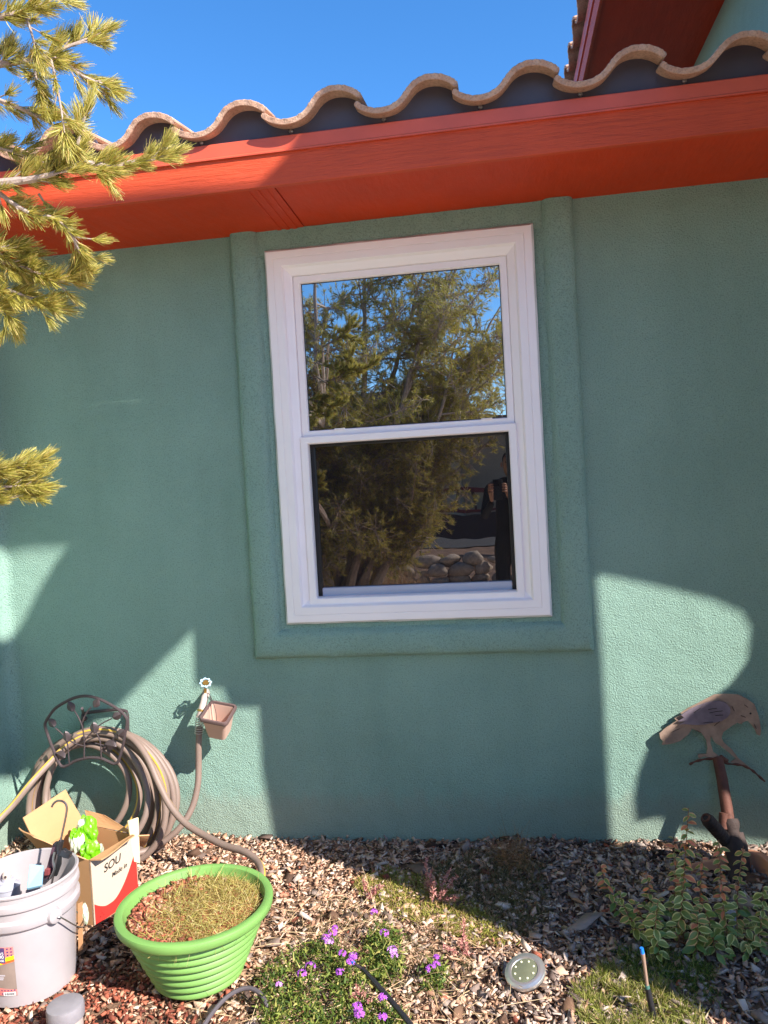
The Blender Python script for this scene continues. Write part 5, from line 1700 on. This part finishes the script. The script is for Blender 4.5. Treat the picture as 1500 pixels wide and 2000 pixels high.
# =================================================================== BEHIND THE CAMERA (mirrored in the panes)
M_STN = mat('river_stone', lin(176, 158, 140), .8, var=.3, vscale=5, bump=(30, .3, .01))
sw = thing('stone_wall', (-1.2, -7.9, -.05), 'low wall of rounded river stones across the yard, mirrored in the lower pane', 'stone wall')
protos = []
for k in range(5):
    bm = bmesh.new(); bmesh.ops.create_icosphere(bm, subdivisions=2, radius=1)
    for v in bm.verts:
        c = v.co.copy(); v.co = c*(1+.14*math.sin(c.x*3+k)+.10*math.cos(c.y*4+k*2)+.08*math.sin(c.z*5+k))
        v.co.x *= 1.0; v.co.y *= .8; v.co.z *= .58
    me = bpy.data.meshes.new('stone'); bm.to_mesh(me); bm.free(); me.materials.append(M_STN)
    me.polygons.foreach_set('use_smooth', [True]*len(me.polygons)); protos.append(me)
x = -5.0
for row in range(3):
    x = -5.0
    while x < 3.5:
        s_ = random.uniform(.10, .19)
        o = bpy.data.objects.new('stone', random.choice(protos)); COL.objects.link(o); o.parent = sw
        o.location = Vector((x, -7.9+random.uniform(-.08, .08)+row*-.05, .03+row*.145+random.uniform(-.02, .02)))-WL[sw]
        o.scale = (s_*random.uniform(.9, 1.2), s_, s_*random.uniform(.85, 1.1)); o.rotation_euler = (random.uniform(-.2, .2), random.uniform(-.2, .2), random.uniform(0, 6))
        x += s_*1.75
nr = thing('yard_fence', (-3, -13, 0), 'red railed fence with dark balusters across the road, mirrored in the lower pane', 'fence')
M_FNR = mat('red_brown_rail', lin(120, 48, 42), .7)
M_FND = mat('dark_brown_board', lin(74, 58, 52), .8, var=.2)
for (z0, z1, m_, nm) in ((1.22, 1.30, M_FNR, 'top_rail'), (.82, .88, M_FNR, 'lower_rail'), (.30, .78, M_FND, 'skirt_board')):
    build(nm, MB().box((-9, -13.05, z0), (6, -12.97, z1)), m_, nr)
for k in range(48):
    xk = -8.9+k*.31
    build('baluster', MB().box((xk, -13.03, .8801), (xk+.05, -12.99, 1.2199)), M_FND, nr)
M_BGE = mat('beige_stucco', lin(196, 174, 146), .85, var=.08, vscale=2)
nh = thing('neighbour_house', (-6, -30, 0), 'beige two storey house across the street, mirrored in the upper pane', 'house')
build('wall', MB().box((-11, -36, -.2), (-1.5, -30, 5.2)), M_BGE, nh)
build('wall', MB().box((-1.5, -38, -.2), (9, -32, 4.2)), M_BGE, nh)
build('roof', MB().box((-11.4, -36.4, 5.2), (-1.1, -29.6, 5.5)), mat('brown_roof', lin(110, 84, 70), .8), nh)
build('roof', MB().box((-1.5, -38.4, 4.2), (9.4, -31.6, 4.45)), MATS['brown_roof'], nh)
for (x0, z0) in ((-9, 3.2), (-6.2, 3.2), (-3.6, 3.2), (-8.4, .9), (-4.4, .9)):
    f_ = build('window', MB().box((x0-.08, -29.99, z0-.08), (x0+1.18, -29.94, z0+1.28)), M_WHT, nh)
    build('pane', MB().box((x0, -29.938, z0), (x0+1.1, -29.925, z0+1.2)), mat('dark_pane', (.03, .04, .06), .1), f_)
for (x0, z0) in ((.6, 1.6), (3.4, 1.6), (6.2, 1.6)):
    f_ = build('window', MB().box((x0-.08, -31.99, z0-.08), (x0+1.28, -31.94, z0+1.28)), M_WHT, nh)
    build('pane', MB().box((x0, -31.938, z0), (x0+1.2, -31.925, z0+1.2)), MATS['dark_pane'], f_)
npmesh('street', np.array([(-60, -22, -.02), (60, -22, -.02), (60, -15, -.02), (-60, -15, -.02)], float), np.array([[0, 1, 2, 3]]), mat('asphalt', (.06, .058, .056), .9, var=.15, bump=(30, .3, .01)), kind='structure')
hx = np.linspace(-180, 180, 60)
hz = 7+5*np.sin(hx*.03+1)+2.5*np.sin(hx*.11)+1.2*np.sin(hx*.37)
Vh = np.concatenate([np.c_[hx, np.full(60, -120.), np.full(60, -1.)], np.c_[hx, np.full(60, -150.), hz], np.c_[hx, np.full(60, -190.), np.full(60, -1.)]])
Fh = np.array([(r_*60+i, r_*60+i+1, (r_+1)*60+i+1, (r_+1)*60+i) for r_ in range(2) for i in range(59)])
npmesh('hills', Vh, Fh, mat('scrub_hills', lin(120, 112, 84), .9, var=.3, vscale=.2), kind='structure')
n = 2600
P = np.c_[rs.normal(-1.9, .38, n), rs.normal(-6.9, .25, n), np.full(n, -.04)]
D = rs.normal(0, .35, (n, 3)); D[:, 2] = 1
V, F = blades(P, D, rs.uniform(.2, .48, n), np.full(n, .005), rs.normal(0, .3, (n, 3)), 3, .3)
tag(npmesh('dry_grass', V, F, M_DRY, kind='stuff'), 'tall blond dry grass before the stone wall, mirrored in the lower pane', 'grass')

# =================================================================== PHOTOGRAPHER (mirrored in the lower pane)
M_CLO = mat('black_clothing', (.018, .018, .022), .85, var=.3, vscale=12, bump=(40, .3, .004))
M_SKN = mat('skin', lin(196, 146, 120), .55, var=.05)
M_HAIR = mat('dark_hair', (.03, .022, .016), .6)
PX, PY = .12, -3.52
per = thing('person', (PX, PY, -.04), 'photographer in dark clothes holding up a phone, mirrored at the right of the lower pane', 'person')
def skin(name, nodes, edges, m_, root=0, sub=2):
    me = bpy.data.meshes.new(name)
    me.from_pydata([tuple(Vector(n_[0])-WL[per]) for n_ in nodes], edges, [])
    me.materials.append(m_)
    o = place(name, me, per, WL[per])
    md = o.modifiers.new('skin', 'SKIN'); md.use_smooth_shade = True
    for i, n_ in enumerate(nodes):
        sv = me.skin_vertices[0].data[i]; sv.radius = n_[1] if hasattr(n_[1], '__len__') else (n_[1], n_[1]); sv.use_root = (i == root)
    s2 = o.modifiers.new('sub', 'SUBSURF'); s2.levels = sub; s2.render_levels = sub
    return o
x, y = PX, PY
body = [((x, y, .90), (.155, .115)), ((x, y, 1.05), (.135, .10)), ((x, y+.01, 1.22), (.16, .11)), ((x, y, 1.38), (.15, .09)), ((x, y+.01, 1.455), (.055, .055)),
        ((x-.10, y, .84), (.085, .09)), ((x-.11, y+.02, .47), (.058, .06)), ((x-.115, y-.01, .07), (.042, .045)), ((x-.12, y+.13, .0), (.04, .03)),
        ((x+.10, y, .84), (.085, .09)), ((x+.11, y+.02, .47), (.058, .06)), ((x+.115, y-.01, .07), (.042, .045)), ((x+.12, y+.13, .0), (.04, .03)),
        ((x-.19, y, 1.37), .058), ((x-.25, y+.06, 1.13), .045), ((x-.17, y+.29, 1.27), .034),
        ((x+.19, y, 1.37), .058), ((x+.25, y+.06, 1.13), .045), ((x-.01, y+.31, 1.27), .034)]
skin('clothed_body', body, [(0, 1), (1, 2), (2, 3), (3, 4), (0, 5), (5, 6), (6, 7), (7, 8), (0, 9), (9, 10), (10, 11), (11, 12), (3, 13), (13, 14), (14, 15), (3, 16), (16, 17), (17, 18)], M_CLO)
hd = [((x, y+.01, 1.45), .045), ((x, y+.02, 1.52), .062), ((x, y+.025, 1.58), (.072, .085)), ((x, y+.015, 1.64), (.066, .082)), ((x, y+.015, 1.665), .045)]
skin('head', hd, [(0, 1), (1, 2), (2, 3), (3, 4)], M_SKN)
skin('hair', [((x, y-.02, 1.56), (.074, .07)), ((x, y-.015, 1.64), (.078, .085)), ((x, y, 1.685), (.06, .07))], [(0, 1), (1, 2)], M_HAIR)
for nm, c, r_, m_ in (('nose', (x, y+.125, 1.565), (.011, .016, .02), M_SKN), ('ear', (x-.078, y+.02, 1.57), (.010, .018, .028), M_SKN), ('ear', (x+.078, y+.02, 1.57), (.010, .018, .028), M_SKN), ('eye', (x-.03, y+.108, 1.59), (.012, .008, .007), M_INK), ('eye', (x+.03, y+.108, 1.59), (.012, .008, .007), M_INK), ('mouth', (x, y+.105, 1.525), (.022, .01, .006), mat('lips', lin(160, 90, 84), .5))):
    bm = bmesh.new(); bmesh.ops.create_uvsphere(bm, u_segments=14, v_segments=8, radius=1)
    mb = MB(); bm.verts.index_update(); mb.add([(c[0]+v.co.x*r_[0], c[1]+v.co.y*r_[1], c[2]+v.co.z*r_[2]) for v in bm.verts], [tuple(v.index for v in f.verts) for f in bm.faces], 0, True); bm.free()
    build(nm, mb, m_, per)
# hands: palm and five bent fingers each, closed on the phone's edges
ph_c = np.array([0., -3.128, 1.415])
for sx_, wr in ((-1, np.array([x-.17, y+.29, 1.27])), (1, np.array([x-.01, y+.31, 1.27]))):
    edge = ph_c+np.array([sx_*.040, -.006, -.045])
    palm = edge+np.array([sx_*.022, -.028, -.012])
    nodes = [(wr, .026), (palm*.6+wr*.4, .022), (palm, (.024, .030))]; ed = [(0, 1), (1, 2)]
    for f_ in range(4):
        k0 = palm+np.array([sx_*.004, .006, -.022+f_*.019+.006]); k1 = k0+np.array([sx_*-.004, .030, .003]); k2 = k1+np.array([-sx_*.020, .014-.002*f_, .002]); k3 = k2+np.array([-sx_*(.014-.002*abs(f_-1.5)), -.004, 0])
        o_ = len(nodes); nodes += [(k0, .0095), (k1, .0085), (k2, .0075), (k3, .0065)]; ed += [(2, o_), (o_, o_+1), (o_+1, o_+2), (o_+2, o_+3)]
    t0 = palm+np.array([-sx_*.010, -.012, .010]); t1 = t0+np.array([-sx_*.022, .004, .022]); t2 = t1+np.array([-sx_*.012, .010, .016])
    o_ = len(nodes); nodes += [(t0, .012), (t1, .0095), (t2, .0085)]; ed += [(2, o_), (o_, o_+1), (o_+1, o_+2)]
    skin('hand', nodes, ed, M_SKN, 2, 1)
phn = thing('phone', ph_c, 'dark phone held up in both hands by the photographer in the reflection', 'phone')
mb = MB(); mb.box(ph_c-np.array([.038, .004, .135]), ph_c+np.array([.038, .004, .025]))
build('case', mb, mat('dark_phone_case', (.03, .03, .035), .3), phn, bevel=.006)
mb = MB(); mb.box(ph_c+np.array([-.032, .0041, -.028]), ph_c+np.array([.010, .0065, .020]))
build('lens_island', mb, mat('lens_black', (.01, .01, .012), .1), phn, bevel=.002)
